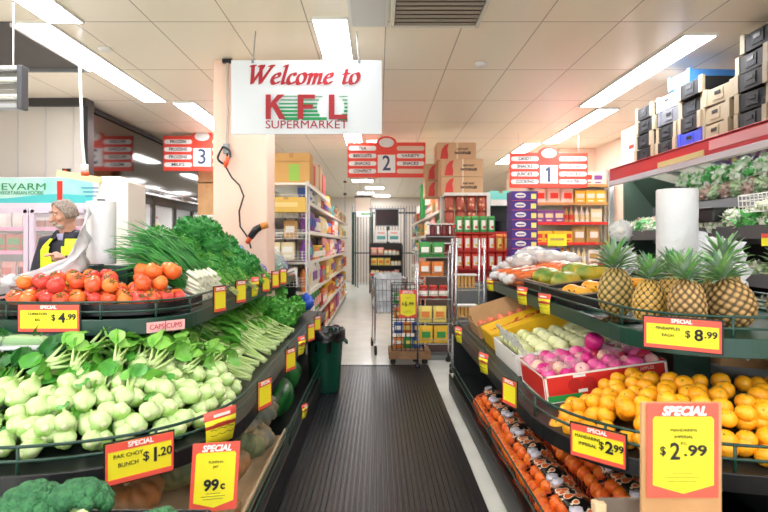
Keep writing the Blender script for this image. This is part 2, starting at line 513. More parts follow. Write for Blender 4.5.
b = MB(); q(b, 298, 95, 303.5, 119.5); q(b, 298, 95, 315, 99); q(b, 298, 105, 313, 109); b.build('red_initial', t)
b = MB(); q(b, 329, 95, 334.5, 119.5); q(b, 329, 115, 347, 119.5); b.build('red_initial', t)
text('SUPERMARKET', 11.5*px1, RED, t, ((306.5-306.5)*px1, -.003, (97-125)*px1), width=82*px1)

SRED = M('aisle_sign_red', '#f04a38', .45)
def aisle_sign(num, px, py, Y, left, right, lab):
    t = thing('aisle_sign', lab, 'sign', (WX(px, Y), Y, WZ(py, Y)), group=None)
    s = Y/F
    b = MB(); b.box((0, 0, 0), (78*s, .03, 35*s), SRED); b.build('board', t, bevel=.004)
    b = MB(); b.lathe([(10*s, -.02), (10.3*s, 0), (10*s, .02)], SRED, 28, T=Matrix.Translation((0,0,17*s)) @ Matrix.Rotation(PI/2, 4, 'X') @ Matrix.Diagonal((1,.66,1,1)))
    b.lathe([(7.5*s, .02), (7.5*s, .024)], PAPER, 28, T=Matrix.Translation((0,0,17*s)) @ Matrix.Rotation(PI/2, 4, 'X') @ Matrix.Diagonal((1,.62,1,1)))
    b.build('oval_crest', t)
    b = MB(); b.box((0, -.018, -4*s), (17.5*s, .006, 18*s), PAPER); b.build('number_plate', t)
    if num == 1:
        b = MB(); pl = [(-1.3*s, -7.5*s), (1.3*s, -7.5*s), (1.3*s, 7.5*s), (-.6*s, 7.5*s), (-3.4*s, 5.2*s), (-3.4*s, 2.6*s), (-1.3*s, 4*s)]
        b.prism(pl, .002, M('navy_ink', '#3b4565', .6), T=Matrix.Translation((0, -.022, -4*s)) @ Matrix.Rotation(PI/2, 4, 'X')); b.build('number', t)
    else: text(str(num), 21*s, M('navy_ink', '#3b4565', .6), t, (0, -.023, -4*s), bold=.004, name='number', width=(8 if num > 1 else 4.5)*s)
    for side, words in ((-1, left), (1, right)):
        for i, wd in enumerate(words):
            z = (11.5 - 7.6*i)*s
            b = MB(); r = 2.3*s
            pl = [(math.cos(a)*r + (11.5*s if math.cos(a) > 0 else -11.5*s), math.sin(a)*r) for a in [PI*2*q/24+.01 for q in range(24)]]
            b.prism(pl, .006, PAPER if wd else M('blank_slot', '#e8cdb4', .5), T=Matrix.Translation((side*24*s, -.014, z)) @ Matrix.Rotation(PI/2, 4, 'X'))
            o = b.build('name_strip', t)
            if wd: text(wd, 4.2*s, INK, o, (side*24*s, -.0215, z), bold=.0015, width=min(18*s, len(wd)*2.6*s))
    for x in (-30*s, 30*s):
        b = MB(); b.tube([(x, 0, 17*s), (x, 0, CZ-t.location.z)], .004, WHITE, n=4); b.build('hanger', t)
    return t
aisle_sign(2, 386.5, 160, 8.5, ['TEA', 'BISCUITS', 'SNACKS', 'CONFECT'], ['', 'VARIETY', 'SNACKS', ''], 'red hanging aisle sign with number 2 over the middle aisle')
aisle_sign(1, 548.5, 170.5, 8.5, ['CANDY', 'SNACKS', 'JUICES', 'COOKING'], ['BEVERAGES', 'CORDIALS', 'JUICES', 'WATER'], 'red hanging aisle sign with number 1 at the right')
aisle_sign(3, 202.5, 153.5, 8.5, ['FROZEN', 'FROZENS', 'FROZENS', 'MILKS'], ['', '', '', ''], 'red hanging aisle sign with number 3, partly behind the pink column')

# ---------------------------------------------------------------- rubber mat
b = MB(); n = 36; W2 = .565; rows = []
prof = []
for k in range(n):
    xa = -W2 + 2*W2*k/n; dx = 2*W2/n
    prof += [(xa, .004), (xa+dx*.42, .004), (xa+dx*.5, .016), (xa+dx*.92, .016)]
prof += [(W2, .006)]
RUB = M('black_rubber', '#202225', .33)
b.sheet([[(x, y, z) for x, z in prof] for y in (.6, 2.2, 4.4, 6.45)], RUB)
t = thing('rubber_mat', 'long black ribbed rubber mat down the middle of the aisle', 'mat')
b.build('ribbed_surface', t)
b = MB()
for sgn in (-1, 1): b.box((sgn*(W2+.012), 3.52, .008), (.035, 5.9, .014), RUB)
b.box((0, 6.48, .008), (2*W2+.05, .04, .014), RUB)
b.build('edge', t, bevel=.004)

# ---------------------------------------------------------------- bin
t = thing('rubbish_bin', 'green ribbed plastic rubbish bin with a black liner standing on the mat edge', 'bin', (WX(325, 5.35), 5.35, .015))
b = MB()
b.lathe([(.135, 0), (.145, .03), (.16, .3), (.175, .52), (.19, .54), (.19, .58), (.18, .585), (.172, .52), (.14, .04)], M('bin_green', '#0e4a38', .35), 40, lobes=40, amp=.03, capt=False)
b.build('tub', t, True)
b = MB(); random.seed(3)
rows = []
for (r, z) in ((.165, .40), (.176, .56), (.187, .60), (.2, .585), (.197, .53), (.2, .50)):
    rows.append([((r+U(-.004,.006))*math.cos(a), (r+U(-.004,.006))*math.sin(a), z+U(-.012,.02)) for a in [2*PI*k/28 for k in range(28)]])
for r in rows: r.append(r[0])
b.sheet(rows, M('black_liner', '#101114', .25)); b.build('liner', t, True)
for sg in (-1, 1):
    b = MB(); b.tube([(sg*.185, -.05, .5), (sg*.215, -.04, .47), (sg*.215, .04, .47), (sg*.185, .05, .5)], .012, M('bin_green', '#0e4a38', .35)); b.build('handle', t, True)
# ---------------------------------------------------------------- produce stands
def outl(cx, a, yn, b, n, ye):
    P = []; m = 10
    for k in range(m): P.append((cx+a, ye+(yn+b-ye)*k/m))
    K = 28
    for k in range(K+1):
        t = PI*k/K; c = math.cos(t); s = math.sin(t)
        P.append((cx+a*math.copysign(abs(c)**(2/n), c), yn+b-b*abs(s)**(2/n)))
    for k in range(m): P.append((cx-a, yn+b+(ye-yn-b)*(k+1)/m))
    return P
class Tier:
    def __init__(s, cx, a, yn, b, n, ye, z0, slope, D):
        s.cx, s.a, s.yn, s.b, s.n, s.ye, s.z0, s.slope, s.D = cx, a, yn, b, n, ye, z0, slope, D
        s.P = outl(cx, a, yn, b, n, ye)
        s.I = outl(cx, max(a-D, .04), yn+D, max(b-D*.7, .06), n, ye)
    def d(s, x, y):
        best = 9
        for i in range(len(s.P)-1):
            ax, ay = s.P[i]; bx, by = s.P[i+1]
            dx, dy = bx-ax, by-ay; L2 = dx*dx+dy*dy
            t = max(0, min(1, ((x-ax)*dx+(y-ay)*dy)/L2)) if L2 > 0 else 0
            best = min(best, math.hypot(x-ax-dx*t, y-ay-dy*t))
        return best
    def inside(s, x, y):
        u = abs(x-s.cx)/s.a
        if u > 1 or y > s.ye: return False
        if y >= s.yn+s.b: return True
        v = (s.yn+s.b-y)/s.b
        return u**s.n + v**s.n < 1
    def z(s, x, y): return s.z0 + s.slope*s.d(x, y)
    def inward(s, x, y):
        """unit vector pointing away from the nearest rim point"""
        e = .01; g = Vector((s.d(x+e, y)-s.d(x-e, y), s.d(x, y+e)-s.d(x, y-e)))
        return g.normalized() if g.length > 1e-6 else Vector((0, 1))
    def rim(s, px, zz):
        """rim point seen at column px, its outward direction"""
        best = None
        for i in range(len(s.P)-1):
            for k in range(8):
                t = k/8; x = s.P[i][0]*(1-t)+s.P[i+1][0]*t; y = s.P[i][1]*(1-t)+s.P[i+1][1]*t
                e = abs(378+F*x/y - px)
                side = (x-s.cx)*(-1 if s.cx > 0 else 1) > -.5
                if side and (best is None or e < best[0]-.01): best = (e, x, y, i)
        _, x, y, i = best
        dx = s.P[i+1][0]-s.P[i][0]; dy = s.P[i+1][1]-s.P[i][1]
        o = Vector((-dy, dx)).normalized()
        if s.inside(x+o.x*.03, y+o.y*.03): o = -o
        return x, y, o
    def deck(s, t, name, mat, lip0, lip1, lipmat):
        b = MB()
        n = len(s.P)
        b.add([(x, y, s.z0) for x, y in s.P] + [(x, y, s.z0+s.slope*.8*s.D) for x, y in s.I] + [(x, y, s.z0-.03) for x, y in s.P] + [(x, y, s.z0+s.slope*.8*s.D-.03) for x, y in s.I],
              [(i, i+1, n+i+1, n+i) for i in range(n-1)] + [(2*n+i, 3*n+i, 3*n+i+1, 2*n+i+1) for i in range(n-1)], mat)
        b.build(name, t)
        b = MB(); T_ = .018
        Q = outl(s.cx, s.a+T_, s.yn-T_, s.b, s.n, s.ye)
        vs = [(x, y, s.z0+lip0) for x, y in s.P]+[(x, y, s.z0+lip1) for x, y in s.P]+[(x, y, s.z0+lip1) for x, y in Q]+[(x, y, s.z0+lip0) for x, y in Q]
        fs = []
        for a_, b_ in ((0,1),(1,2),(2,3),(3,0)):
            fs += [(a_*n+i, a_*n+i+1, b_*n+i+1, b_*n+i) for i in range(n-1)]
        b.add(vs, fs, lipmat); b.build('front_lip', t, bevel=.004)
    def rail(s, t, zs, mat, r=.006, off=.0, posts=True):
        for zz in zs:
            b = MB(); b.tube([(x, y, zz) for x, y in outl(s.cx, s.a+off, s.yn-off, s.b, s.n, s.ye)], r, mat, n=6); b.build('guard_rail', t, True)
        if posts:
            for i in range(2, len(s.P)-2, 5):
                b = MB(); b.tube([(*s.P[i], s.z0), (*s.P[i], max(zs))], r, mat, n=6); b.build('rail_post', t, True)

def stand(label, cx, ye, topn, topa, spine0, bota=.9):
    t = thing('produce_stand', label, 'produce stand')
    bot = Tier(cx, bota, 1.70, .5, 3.2, ye, .15, .1, .75)
    mid = Tier(cx, .88, 1.87, .8, 2.5, ye, .645, .2, .70)
    top = Tier(cx, topa, topn, .45, 3, ye, 1.07, .1, topa-.1)
    bot.deck(t, 'bottom_shelf', SHELFG, -.12, .04, BLACK); bot.rail(t, (.25, .31), DGREEN, off=0)
    mid.deck(t, 'middle_shelf', SHELFG, -.055, .012, BLACK); mid.rail(t, (.70, .75), DGREEN)
    top.deck(t, 'top_shelf', DGREEN, -.055, .02, DGREEN); top.rail(t, (1.125, 1.17), DGREEN)
    for y in (spine0, (spine0+ye)/2, ye-.1):
        b = MB(); b.box((cx, y, .52), (.19, .1, 1.04), DGREEN); b.build('upright', t, bevel=.006)
    b = MB(); b.box((cx, (spine0+ye)/2, .52), (.05, ye-spine0-.1, 1.0), SHELFG); b.build('spine_panel', t)
    b = MB(); b.box((cx, ye+.012, .35), (1.74, .02, .62), SHELFG); b.box((cx, ye+.012, .86), (1.1, .02, .4), SHELFG); b.build('end_panel', t)
    b = MB(); b.box((cx, (2.6+ye)/2, .015), (1.5, ye-2.65, .03), BLACK); b.build('base', t)
    return t, bot, mid, top
tl, LB, LM, LT = stand('dark green curved produce stand on the left, stacked with leafy vegetables', -1.5, 6.35, 2.58, .53, 2.9, .945)
tr, RB, RM, RT = stand('dark green curved produce stand on the right, stacked with fruit', 1.6, 5.3, 2.07, .53, 2.85)

def face_rot(o):  # rotation about z so that local -Y points along outward o
    return math.atan2(o.x, -o.y)

# ---------------------------------------------------------------- price tags
TC = {}
def price_tag(px, tier, zc, w_, h_, label, price=None, cents=None, words=('', ''), tilt=0, style='framed', lean=0, off=.022):
    x, y, o = tier.rim(px, zc)
    o2 = (o + Vector((-x, -y)).normalized()*(.0 if abs(o.y) > .6 else .4)).normalized()
    rz = face_rot(o2); off = off + abs(o.x*o2.y-o.y*o2.x)*w_*.5
    t = thing('price_tag', label, 'price tag', (x+o.x*off, y+o.y*off, zc), Euler((lean, tilt, rz)))
    if style == 'framed':
        b = MB(); b.box((0, .004, 0), (w_+.012, .006, h_+.012), BLACK); b.build('holder', t, bevel=.001)
        b = MB(); b.box((0, 0, 0), (w_, .003, h_), TAGY); b.build('card', t)
        b = MB(); b.box((0, -.002, h_*.40), (w_, .003, h_*.2), TAGR); b.box((0, -.002, -h_*.44), (w_, .003, h_*.12), TAGR)
        b.box((-w_*.485, -.0021, 0), (w_*.03, .003, h_), TAGR); b.box((w_*.485, -.0021, 0), (w_*.03, .003, h_), TAGR); b.build('red_border', t)
        text('SPECIAL', h_*.17, PAPER, t, (0, -.0045, h_*.41), bold=.0006)
    elif style == 'soft':
        b = MB(); rows = []
        for k in range(5):
            z = h_/2 - h_*k/4
            rows.append([(-w_/2+.004*k, -.006*math.sin(k), z), (0, -.004-.006*math.sin(k), z), (w_/2-.004*k, -.006*math.sin(k), z)])
        b.sheet(rows[:3], TAGR); b.sheet(rows[1:], TAGY); 
        b.build('card', t, True, solid=.001)
        b = MB()
        for j in range(2):
            b.tube([(-w_*.35+w_*.7*k/8, -.014, -.004-j*h_*.16+.004*math.sin(k*2.3+j)) for k in range(9)], .0012, INK, n=4)
        b.build('scribble', t)
        b = MB(); b.box((0, -.012, h_*.36), (w_*.5, .002, h_*.08), PAPER); b.build('white_print', t)
    elif style == 'pink':
        b = MB(); b.box((0, 0, 0), (w_, .003, h_), PINK); b.build('card', t)
        text('CAPSICUMS', h_*.7, M('tag_ink_red', '#cc3448', .6), t, (0, -.003, 0), width=w_*.85)
    if price:
        text('$', h_*.32, INK, t, (w_*.08, -.0035, .02*h_), bold=.0003)
        text(price, h_*.5, INK, t, (w_*.22, -.0035, 0), bold=.0016)
        text(cents, h_*.3, INK, t, (w_*.37, -.0035, .04*h_), bold=.0008)
        for i, wd in enumerate(words):
            if wd: text(wd, h_*.14, INK, t, (-w_*.18, -.0035, h_*(.16-.22*i)))
    return t
def fr(px, tier, zc): return tier.rim(px, zc)[1]/F
# left, top rim
price_tag(51, LT, 1.10, .285, .125, 'framed yellow price tag reading 4.99 below the tomatoes', '4', '.99', ('TOMATOES', 'KG'))
price_tag(164, LT, 1.045, .19, .05, 'long pink name card on the left upper shelf edge below the tomatoes', style='pink')
for px, lab, st in ((213, 'pale tag on the left upper rail in front of the spring onion roots', 'framed'), (235, 'tag on the left upper rail in front of the parsley', 'framed'), (249, 'bright yellow tag with red top on the left upper rail', 'soft'), (261, 'small tag on the left upper rail in front of the bagged greens', 'framed'), (271, 'second last tag along the left upper rail', 'framed'), (279, 'farthest tag along the left upper rail, by the blue wrapped greens', 'framed')):
    price_tag(px, LT, 1.12, .11, .145, lab, style=st)
# left, middle rim
price_tag(139, LM, .665, .235, .145, 'framed price tag reading 1.20 in front of the pak choy bulbs', '1', '.20', ('PAK CHOY', 'BUNCH'), tilt=-.0)
price_tag(211, LM, .70, .165, .14, 'handwritten yellow and red card on the lower left rail beside the 1.20 tag', style='soft')
for px, lab, st in ((257, 'tag on the lower left rail in front of the pale stems', 'framed'), (284, 'tag on the lower left rail above the pumpkins', 'framed'), (296, 'curled yellow and red card on the lower left rail above the watermelons', 'soft'), (306, 'small tag on the lower left rail before the bin', 'framed'), (313, 'last small tag on the lower left rail, touching the bin liner', 'framed')):
    price_tag(px, LM, .68, .12, .14, lab, style=st)
# right, top rim
price_tag(683, RT, 1.095, .265, .12, 'framed yellow price tag reading 8.99 below the pineapples', '8', '.99', ('PINEAPPLES', 'EACH'))
for px, lab in ((495, 'yellow card on the right upper rail under the carrot bags'), (528, 'yellow card on the right upper rail under the papayas'), (552, 'wide yellow card on the right upper rail under the mangoes')):
    price_tag(px, RT, 1.075, .13, .125, lab, style='soft')
# right, middle rim
price_tag(603, RM, .675, .21, .125, 'tilted framed price tag reading 2.99 in front of the yellow mandarins', '2', '.99', ('MANDARINS', 'IMPERIAL'), tilt=.0)
for px, lab, st in ((518, 'framed tag on the lower right rail beside the red apple carton', 'framed'), (490, 'yellow card on the lower right rail beside the white pear carton', 'soft'), (464, 'farthest yellow card on the lower right rail beside the brown carton', 'soft')):
    price_tag(px, RM, .68, .12, .13, lab, style=st)
# big cards
def big_card(x, y, zc, w_, h_, label, title, big, small, words, backing=False, rz=0, tilt=0):
    t = thing('special_price_card', label, 'price card', (x, y, zc), Euler((0, tilt, rz)))
    b = MB(); b.box((0, .004, 0), (w_, .003, h_), TAGR); b.build('card', t, bevel=.001)
    pl = [(-w_*.42, h_*.33), (-w_*.42, -h_*.36), (0, -h_*.45), (w_*.42, -h_*.36), (w_*.42, h_*.33), (w_*.39, h_*.36), (-w_*.39, h_*.36)]
    b = MB(); b.prism(pl, .002, TAGY, T=Matrix.Translation((0, .002, 0)) @ Matrix.Rotation(PI/2, 4, 'X')); b.build('yellow_panel', t)
    text(title, h_*.13, PAPER, t, (0, -.002, h_*.42), bold=.0012, shear=.25, width=w_*.62)
    if small.startswith('.'):
        text('$', h_*.13, INK, t, (-w_*.29, -.002, .0), bold=.0005)
        text(big, h_*.25, INK, t, (-w_*.12, -.002, -.01*h_), bold=.0012, width=w_*.14)
        text(small, h_*.16, INK, t, (w_*.16, -.002, 0), bold=.001, width=w_*.32)
    else:
        text(big, h_*.22, INK, t, (-w_*.07, -.002, -.12*h_), bold=.002, width=w_*.32)
        text(small, h_*.16, INK, t, (w_*.17, -.002, -.13*h_), bold=.001)
    for i, wd in enumerate(words): text(wd, h_*.05, M('tag_small_ink', '#6d6a2a', .6), t, (0, -.002, h_*(.22-.07*i)))
    b = MB()
    for i, ww in enumerate((.3, .5, .42)): b.box((-.02*w_, 0, -h_*(.24+.04*i)), (w_*ww, .001, h_*.008), M('tag_small_ink', '#6d6a2a', .6))
    b.build('small_print', t)
    if backing:
        b = MB(); b.box((0, .014, -h_*.12), (w_*1.12, .012, h_*1.24), CARD); b.build('cardboard_backing', t, bevel=.002)
    return t
Y_ = 1.93
x, y, o = LM.rim(215, .5)
big_card(WX(215, 1.98), 1.98, WZ(477, 1.98), .165, .245, 'large yellow and red special card reading 99c hanging below the left shelf lip', 'SPECIAL', '99', 'c', ('PUMPKIN', 'JAP'), rz=.35, tilt=.06)
big_card(WX(683.5, 1.45), 1.45, WZ(451, 1.45), .19, .25, 'large yellow and red special card on brown cardboard reading 2.99, front right', 'SPECIAL', '2', '.99', ('MANDARINS', 'IMPERIAL', 'KG'), backing=True)

# ---------------------------------------------------------------- vegetables: builders
LEAF = M('leaf_green', '#3d8f2f', .45, n=('#5cae3c', 14))
LEAFD = M('dark_leaf', '#1f5a26', .5, n=('#2f7a32', 16))
LEAFL = M('light_leaf', '#7cc04a', .45, n=('#5aa838', 12))
STEM = M('pale_stem', '#cfe6a4', .45, n=('#b5d67e', 10))
PALE = M('pak_choy_white', '#d3e5ad', .35, n=('#9cca60', 9))
ONION = M('onion_white', '#f3f3de', .4)
ONG = M('onion_green', '#3f9a3c', .4, n=('#2c7d36', 20))
def leaf(b, base, d, side, L_, W_, mat, curl=.3, wave=0., nu=5, fold=.2, tip=.5):
    """blade growing from base along d, bending down by curl, wavy edges"""
    d = Vector(d).normalized(); side = Vector(side); side = (side - d*side.dot(d)).normalized(); up = side.cross(d)
    if up.z < 0: up = -up
    p = Vector(base); rows = []; dd = d.copy()
    for i in range(nu+1):
        s = i/nu
        w_ = W_*max(.05, math.sin(PI*(s**.75)*.93+.05))
        row = []
        for j in range(5):
            u = (j-2)/2
            q = p + side*u*w_/2 + up*(abs(u)*fold*w_ + wave*math.sin(i*2.1+j*2.7+base[0]*99)*abs(u))
            row.append(q)
        rows.append(row)
        dd = (dd - up*curl/nu).normalized() if True else dd
        p = p + dd*L_/nu
    b.sheet(rows, mat)
def rdir(spread, up=.0):
    return Vector((U(-spread, spread), 1, up+U(-spread, spread)))

def bunch(name, label, cat, n, L_, W_, mat, stemL, stemR, stemmat, spread=.35, curl=.6, wave=.01, up=.25, part='leaves', fold=.2, seed=1, nu=5, stems=None):
    random.seed(seed)
    t = thing(name, label, cat)
    b = MB(); s = MB()
    for k in range(n):
        d = rdir(spread, up).normalized()
        base = Vector((U(-.02, .02), 0, U(-.01, .02)))
        e = base + d*stemL*U(.8, 1.1)
        s.tube([base, base+d*stemL*.5+Vector((0,0,-.003)), e], [stemR, stemR*.8, stemR*.5], stemmat, n=5)
        leaf(b, e, d, (math.cos(k), U(-.2, .2), math.sin(k)*.5), L_*U(.75, 1.15), W_*U(.75, 1.2), mat, curl=curl*U(.4, 1.4), wave=wave, fold=fold, nu=nu)
    s.build('stems', t, True); b.build(part, t, True)
    return t
def clusters(b, c, n, r, size, mat, seed=0):
    """small leaflets through a mound"""
    for k in range(n):
        v = Vector((random.gauss(0, 1), random.gauss(0, 1), random.gauss(0, 1))); v.normalize()
        p = Vector(c) + Vector((v.x*r[0], v.y*r[1], v.z*r[2]))*U(.75, 1.03)
        a = Vector((random.gauss(0,1), random.gauss(0,1), random.gauss(0,1))).normalized()*size*U(.6, 1.3)
        q = (a.cross(v+Vector((.1,0,0)))).normalized()*size*U(.5, .9)
        b.add([p-a, p+q*.8+v*size*.3, p+a, p-q*.8-v*size*.1], [(0,1,2,3)], mat)
# pak choy
random.seed(5)
def pak(seed, leaves, short=False):
    random.seed(seed)
    t = thing('pak_choy', 'x', 'pak choy')
    T = Matrix.Rotation(-PI/2, 4, 'X')
    b = MB(); b.lathe([(.012, -.004), (.026, .004), (.037, .022), (.039, .04), (.036, .056), (.028, .074), (.021, .09), (.017, .105)], PALE, 20, T=T, lobes=5, amp=.13, capb=True)
    b.lathe([(.010, -.006), (.012, -.003)], M('cut_base', '#dfe3b8', .6), 8, T=T)
    b.build('bulb', t, True)
    b = MB()
    for k in range(leaves):
        a = 2*PI*k/leaves + U(-.3,.3)
        d = Vector((math.cos(a)*.45, 1, math.sin(a)*.45+.2)).normalized()
        base = Vector((math.cos(a)*.012, .092, math.sin(a)*.012))
        if short:
            d = Vector((math.cos(a)*.35, 1, math.sin(a)*.35-.1)).normalized()
            b.tube([base-d*.02, base+d*.03], [.011, .006], STEM, n=5)
            leaf(b, base+d*.02, d, (-math.sin(a), 0, math.cos(a)), U(.06,.08), U(.045,.06), LEAF if k % 2 else LEAFL, curl=.3, wave=.003)
            continue
        b.tube([base, base+d*.05], [.008, .004], STEM, n=5)
        leaf(b, base+d*.04, d, (-math.sin(a), 0, math.cos(a)), U(.10,.14), U(.06,.085), LEAF if k % 2 else LEAFL, curl=U(.2,.9), wave=.004)
    b.build('leaves', t, True)
    return t
PK = [Maker(pak(i, 5)) for i in range(2)]; PS = [Maker(pak(i+4, 3, True)) for i in range(3)]

def grid_pile(tier, s, test, jit=.2, layers=None):
    out = []
    xs = tier.cx - tier.a; r = 0
    y = tier.yn
    while y < tier.ye:
        x = xs + (s/2 if r % 2 else 0)
        while x < tier.cx + tier.a:
            px = x+U(-jit, jit)*s; py = y+U(-jit, jit)*s
            if tier.inside(px, py):
                d = tier.d(px, py)
                if test(px, py, d): out.append((px, py, d))
            x += s
        y += s*.866; r += 1
    return out
random.seed(11)
cnt = 0
G_PK = 'pak choy on the left middle shelf'
for lay in (0, 1):
  for x, y, d in grid_pile(LM, .0735, lambda x, y, d: (.04 if lay == 0 else .07) < d < (.44 if x < -.9 else .5) and y < 2.78 and not (x < -1.3 and d > .34) and x > -2.1 and (lay == 0 or R() < .8)):
    inn = LM.inward(x, y); mixd = (inn + Vector((-.25, .9))*.6 ).normalized()
    rz = math.atan2(-mixd.x, mixd.y)+U(-.5, .5)
    z = .69 + .34*d + U(-.01, .012) + .052*lay
    mk = PK[cnt % 2] if (d > .36 or (d > .2 and R() < .2)) else PS[cnt % 3]
    if lay == 0 and d > .14 and R() < .45: continue
    mk((x, y, z), Euler((U(-.5, .35) if d < .5 else U(.2, .8), 0, rz)), U(.9, 1.12), 'white bulbed pak choy lying in the heap on the left middle shelf', G_PK)
    cnt += 1
print('pak choy', cnt)
# leafier pak choy standing up at the back of the heap
TP = Maker(bunch('tall_pak_choy', 'x', 'pak choy', 9, .13, .10, M('choy_leaf', '#5fae3c', .4, n=('#8ccb55', 10)), .12, .009, STEM, spread=.4, curl=.7, wave=.006, up=.2, seed=8))
sp = [(-1.22, 2.74, 'right of the dark upright'), (-1.08, 2.86, 'below the pink name card'), (-1.16, 3.05, 'behind the pale bulbs'), (-.98, 3.1, 'beside the long stems'), (-1.0, 2.72, 'above the handwritten card'), (-.92, 2.92, 'nearest the long stems')]
sp += [(-1.4, 2.42, 'left of the dark upright'), (-1.3, 2.56, 'under the tomato tray'), (-1.15, 2.5, 'right above the bulbs'), (-1.02, 2.56, 'behind the bulbs in the middle'), (-.9, 2.66, 'right end of the bulb heap'), (-.84, 2.82, 'beside the first stems'), (-1.28, 2.4, 'just behind the 1.20 tag bulbs'), (-1.1, 2.62, 'under the pink name card, lower')]
for i, (x, y, l) in enumerate(sp):
    TP((x, y-.08, .765+.3*LM.d(x, y)), Euler((U(-.05, .45), U(-.3,.3), U(-.4, .9))), U(.8, 1.0), 'broad leafed green choy '+l+' on the left middle shelf', 'tall pak choy leaves')
# dark leafy bunches far left
DK = Maker(bunch('spinach_bunch', 'x', 'spinach', 16, .12, .075, LEAFD, .08, .004, LEAFL, spread=.7, curl=.9, wave=.008, up=.3, seed=21))
i = 0
for x, y in [(-2.05, 2.2), (-1.9, 2.3), (-1.75, 2.22), (-1.6, 2.35), (-2.1, 2.4), (-1.92, 2.5), (-1.72, 2.46), (-1.5, 2.42), (-1.82, 2.12), (-1.62, 2.55)]:
    DK((x, y, .70+.34*LM.d(x, y)), Euler((U(.2,.7), 0, U(-.6,.6))), U(.85, 1.05), 'dark green spinach bunch heaped at the left end of the middle shelf', 'spinach bunches'); i += 1
# wrapped courgettes on top of the heap
t = thing('courgette_pack', 'clear wrapped tray of pale green courgettes below the 4.99 tag', 'vegetable pack', (-1.66, 2.56, 1.0), .1)
ZU = M('courgette_skin', '#7fb765', .35, wave=('#a8d38c', 9, 'Y', 2))
for k in range(4):
    b = MB(); b.tube([(-.13, -.05+.045*k, .0), (-.12, -.05+.045*k, .0), (0, -.05+.045*k, .004), (.11, -.05+.045*k, .0), (.125, -.05+.045*k, 0)], [.008, .019, .023, .019, .01], ZU, n=10); b.build('courgette', t, True)
b = MB(); b.box((0, .02, -.025), (.28, .2, .02), PLW); b.build('tray', t, bevel=.005)
b = MB(); b.box((0, .02, .0), (.285, .205, .055), M('cling_film', '#ffffff', .1, alpha=.15)); b.build('film', t, bevel=.015)
t = thing('white_wrapped_pack', 'white paper wrapped vegetable pack under the wrapped courgettes', 'vegetable pack', (-1.56, 2.52, .91), -.2)
random.seed(4); b = MB(); b.ball((0,0,0), (.15, .09, .05), PLW, 14, 8, fn=lambda v: 1+.12*math.sin(v.x*7+v.z*9)); b.build('wrapping', t, True)
b = MB()
for k in range(6): leaf(b, (.1, 0, 0), (1, U(-.5,.5), U(0,.5)), (0,1,0), .08, .06, LEAFL)
b.build('leaves', t, True)
# long stemmed greens (choy sum) on the aisle side
CS = Maker(bunch('choy_sum_bunch', 'x', 'choy sum', 13, .16, .06, M('choy_sum_leaf', '#58ac3a', .45, n=('#84c552', 12)), .24, .0075, STEM, spread=.16, curl=.5, wave=.005, up=.12, seed=31))
CS2 = Maker(bunch('celery_leaf_bunch', 'x', 'leafy greens', 14, .15, .07, LEAFL, .22, .006, STEM, spread=.2, curl=.6, wave=.008, up=.12, seed=32))
random.seed(12); k = 0
for y in [2.78+.115*i for i in range(17)]:
    for x, lift in ((-.72, 0), (-.86, .05), (-1.0, .10)):
        if y < 2.95 and x < -.9: continue
        mk = CS if y < 4.0 else CS2
        mk((x+U(-.02,.02), y+U(-.03,.03), .71+lift+U(-.01,.02)), Euler((U(.1,.35), U(-.5,.5), PI/2-U(-.1,.5))), U(.9, 1.1),
           'bunch of %s with stem ends toward the aisle on the left middle shelf' % ('choy sum' if y < 4.0 else 'pale leafy greens'), 'choy sum bunches' if y < 4.0 else 'pale leafy bunches'); k += 1
def curly(name, label, cat, mat, r, n, size, stemmat=None, seed=1, mat2=None):
    random.seed(seed)
    t = thing(name, label, cat)
    b = MB(); clusters(b, (0,0,0), n, r, size, mat)
    if mat2: clusters(b, (0,0,0), n//3, (r[0]*.9, r[1]*.9, r[2]*.9), size, mat2)
    b.ball((0,0,0), (r[0]*.82, r[1]*.82, r[2]*.82), mat, 10, 7); b.build('foliage', t)
    if stemmat:
        b = MB()
        for k in range(14):
            a = U(-.5,.5); b.tube([(U(-.02,.02), -r[1]*1.7, U(-.02,.01)), (a*r[0], -r[1]*.5, U(-.3,.5)*r[2])], .003, stemmat, n=4)
        b.build('stems', t, True)
    return t
CURL = M('curly_leaf', '#3f9c35', .5, n=('#64b845', 30))
LE = Maker(curly('leaf_lettuce', 'x', 'lettuce', CURL, (.13, .13, .09), 420, .022, seed=41, mat2=LEAFL))
for x, y in [(-.83, 4.78), (-1.07, 4.85), (-.86, 5.06), (-.86, 5.32), (-.86, 5.58), (-.92, 4.93), (-.84, 5.84), (-1.1, 5.8)]:
    LE((x, y, .80+(.1 if x < -1 else 0)+(.08 if x == -.92 else 0)), Euler((U(-.3,.3), U(-.3,.3), U(0,6))), U(.95,1.15), 'curly green leaf lettuce on the far part of the left middle shelf', 'leaf lettuces on the left stand')
t = thing('blue_bag_knot', 'crumpled blue plastic bag at the far end of the left middle shelf', 'plastic bag', (-.74, 5.75, .83))
b = MB(); b.ball((0,0,0), (.07, .1, .08), M('blue_plastic', '#3b62d8', .25), 16, 10, fn=lambda v: 1+.25*math.sin(v.x*9+v.y*7)*math.cos(v.z*8)); b.build('crumpled_film', t, True)
b = MB(); b.ball((.0,-.08,.06), (.03, .03, .05), M('blue_plastic', '#3b62d8', .25), 10, 7); b.build('knot', t, True)

